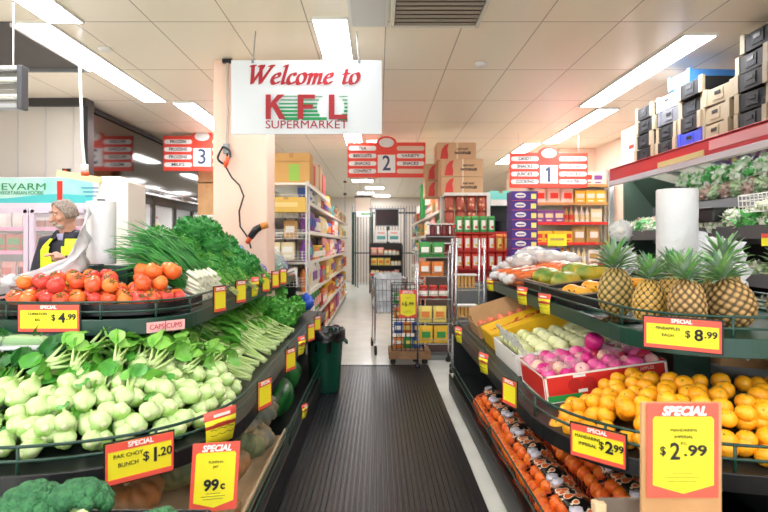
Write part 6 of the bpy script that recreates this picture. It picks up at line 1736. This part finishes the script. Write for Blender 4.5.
# torso
b.tube([(0,.01,.90),(0,.01,1.0),(0,.0,1.15),(0,.0,1.30),(0,.0,1.40),(0,.01,1.46)], [.155,.15,.155,.165,.14,.07], SKIN, n=20, T=Matrix.Diagonal((1,.72,1,1)))
J = {}
for s_, el, wr in ((-1, (-.27,-.02,1.13), (-.22,-.22,.98)), (1, (.29,-.06,1.17), (.17,-.29,1.30))):
    sh = (s_*.19, .01, 1.42)
    b.tube([(s_*.08,.01,1.42), sh, tuple((Vector(sh)+Vector(el))/2), el, tuple((Vector(el)+Vector(wr))/2), wr], [.07,.062,.05,.042,.036,.026], SKIN, n=12)
    J[s_] = (Vector(sh), Vector(el), Vector(wr))
    hd = (Vector(wr)-Vector(el)).normalized(); up = Vector((0,0,1)); sd = hd.cross(up).normalized(); nn = sd.cross(hd)
    pc = Vector(wr)+hd*.045
    b.tube([Vector(wr), Vector(wr)+hd*.03, Vector(wr)+hd*.075, Vector(wr)+hd*.09], [.024,.036,.036,.02], SKIN, n=10)
    for f_, (o_, L_) in enumerate(((-.028,.062),(-.009,.074),(.010,.068),(.028,.054))):
        base = Vector(wr)+hd*.08+sd*o_
        p1 = base+hd*L_*.4-nn*.004; p2 = p1+(hd-nn*.8).normalized()*L_*.33; p3 = p2+(-nn*1.2+hd*.2).normalized()*L_*.27
        b.tube([base-hd*.02, base, p1, p2, p3], [.0095,.0095,.009,.0085,.007], SKIN, n=8)
    tb = Vector(wr)+hd*.03-sd*.03*s_
    b.tube([tb, tb+hd*.03-sd*.022*s_-nn*.008, tb+hd*.058-sd*.018*s_-nn*.022], [.013,.011,.009], SKIN, n=8)
for s_ in (-1, 1): b.tube([(s_*.09,.02,.93),(s_*.10,.02,.50),(s_*.10,.03,.28),(s_*.10,.03,.08)], [.095,.06,.052,.04], SKIN, n=12); b.tube([(s_*.10,.05,.05),(s_*.10,-.12,.035)], [.04,.035], SKIN, n=10)
body = b.build('body', man, True)
rm = body.modifiers.new('fuse', 'REMESH'); rm.mode = 'VOXEL'; rm.voxel_size = .007; rm.use_smooth_shade = True
body.data.materials.clear(); body.data.materials.append(SKIN)
# hair: cap at back and sides, receding in front
b = MB(); vs = []; n_, k_ = 28, 12
rows = []
for i in range(k_):
    row = []
    for j in range(n_+1):
        s = i/(k_-1)
        ra = .08+.42*s*s
        an = PI*(-ra) + (PI*(1+2*ra))*j/n_      # from temple round the back to temple
        el = -.35 + s*(1.45)
        x_ = math.cos(an)*math.cos(el); y_ = math.sin(an)*math.cos(el); z_ = math.sin(el)
        rr_ = 1.06+.03*math.sin(j*3.1+i*1.7)
        row.append((x_*.078*rr_, y_*.098*rr_, .01+z_*.120*rr_))
    rows.append(row)
b.sheet(rows, HAIRM, T=HT); hair = b.build('hair', man, True, solid=.012)
b = MB(); rows = []
for i in range(6):
    row = []
    for j in range(15):
        a = -PI/2-1.05+2.1*j/14; el = -.50-.75*i/5
        row.append((math.cos(a)*math.cos(el)*.074, -.03+math.sin(a)*math.cos(el)*.082, -.02+math.sin(el)*.098))
    rows.append(row)
b.sheet(rows, BEARD, T=HT); b.tube([(-.03,-.098,-.052),(0,-.112,-.046),(.03,-.098,-.052)], .007, BEARD, T=HT); b.build('beard', man, True, solid=.008)
for s_ in (-1, 1):
    b = MB(); b.ball((s_*.032,-.086,.022), (.013,.008,.006), M('eye_white', '#e9e2dc', .3), 10, 6, T=HT); b.ball((s_*.032,-.094,.019), (.005,.003,.005), M('iris', '#3a2c24', .3), 8, 6, T=HT); b.build('eye', man, True)
    b = MB(); b.tube([(s_*.014,-.098,.046),(s_*.034,-.098,.052),(s_*.056,-.084,.045)], [.004,.006,.003], HAIRM, T=HT, n=6); b.build('eyebrow', man, True)
b = MB(); b.ball((0,-.107,-.062), (.02,.006,.004), M('lip', '#b0665c', .5), 10, 6, T=HT); b.build('mouth', man, True)
# jacket
b = MB()
b.tube([(0,.01,.86),(0,.01,1.0),(0,.0,1.15),(0,.0,1.30),(0,.0,1.41),(0,.012,1.475)], [.185,.182,.182,.19,.165,.082], NAVY, n=24, T=Matrix.Diagonal((1,.74,1,1)))
for s_ in (-1, 1):
    sh, el, wr = J[s_]
    b.tube([(s_*.08,.01,1.42), sh, (sh+el)/2, el, (el+wr)/2, wr], [.085,.078,.068,.06,.052,.042], NAVY, n=14)
jk = b.build('jacket', man, True); rm = jk.modifiers.new('fuse', 'REMESH'); rm.mode = 'VOXEL'; rm.voxel_size = .012; rm.use_smooth_shade = True
b = MB(); rows = []
for (r_, z_) in ((.085,1.455),(.082,1.49),(.085,1.53),(.105,1.505),(.12,1.47)):
    rows.append([(r_*math.cos(a)*1.0, r_*math.sin(a)*.95-.005, z_+(.0 if math.sin(a) > -.5 else -.02)) for a in [-PI/2+.3+(2*PI-.6)*k/20 for k in range(21)]])
b.sheet(rows, NAVY); b.build('collar', man, True, solid=.01)
b = MB(); b.box((0,-.082,1.455), (.06,.02,.10), M('lilac_shirt', '#b9b4d8', .6), rot=(.35,0,0)); b.build('shirt', man, bevel=.01)
# vest
b = MB(); 
def ring(z):
    r = .205 if z < 1.36 else .205-.10*((z-1.36)/.12)**1.5
    return r
N_ = 48; Z_ = [.80+.03*i for i in range(24)]
vs = []; fy = []; fsv = []
for z in Z_:
    for k in range(N_):
        a = 2*PI*k/N_; r = ring(z); vs.append((r*math.cos(a)*1.03, r*math.sin(a)*(.80 if z < 1.36 else .80+.15*(z-1.36)/.12), z))
for i in range(len(Z_)-1):
    for k in range(N_):
        a = 2*PI*(k+.5)/N_; z = Z_[i]+.015
        front = math.cos(a+PI/2)   # 1 at -y
        if front > math.cos(.06+max(0, (z-1.27))*1.9): continue
        if z > 1.24 and abs(math.cos(a)) > .86: continue
        if z > 1.47: continue
        f = (i*N_+k, i*N_+(k+1)%N_, (i+1)*N_+(k+1)%N_, (i+1)*N_+k)
        (fsv if (1.13 < z < 1.20 or .93 < z < .99) else fy).append(f)
b.add(vs, fy, HIV); b.f += fsv; b.mi += [b.m(SIL)]*len(fsv)
b.build('hi_vis_vest', man, True, solid=.006)
b = MB()
for s_ in (-1, 1): b.tube([(s_*.09,.02,.95),(s_*.10,.02,.52),(s_*.10,.03,.28),(s_*.10,.03,.08)], [.125,.088,.075,.07], TROU, n=14)
b.build('trousers', man, True)
for s_ in (-1, 1):
    b = MB(); b.tube([(s_*.10,.09,.05),(s_*.10,.03,.055),(s_*.10,-.10,.045),(s_*.10,-.17,.03)], [.04,.052,.048,.025], BLACK, n=12); b.build('shoe', man, True)
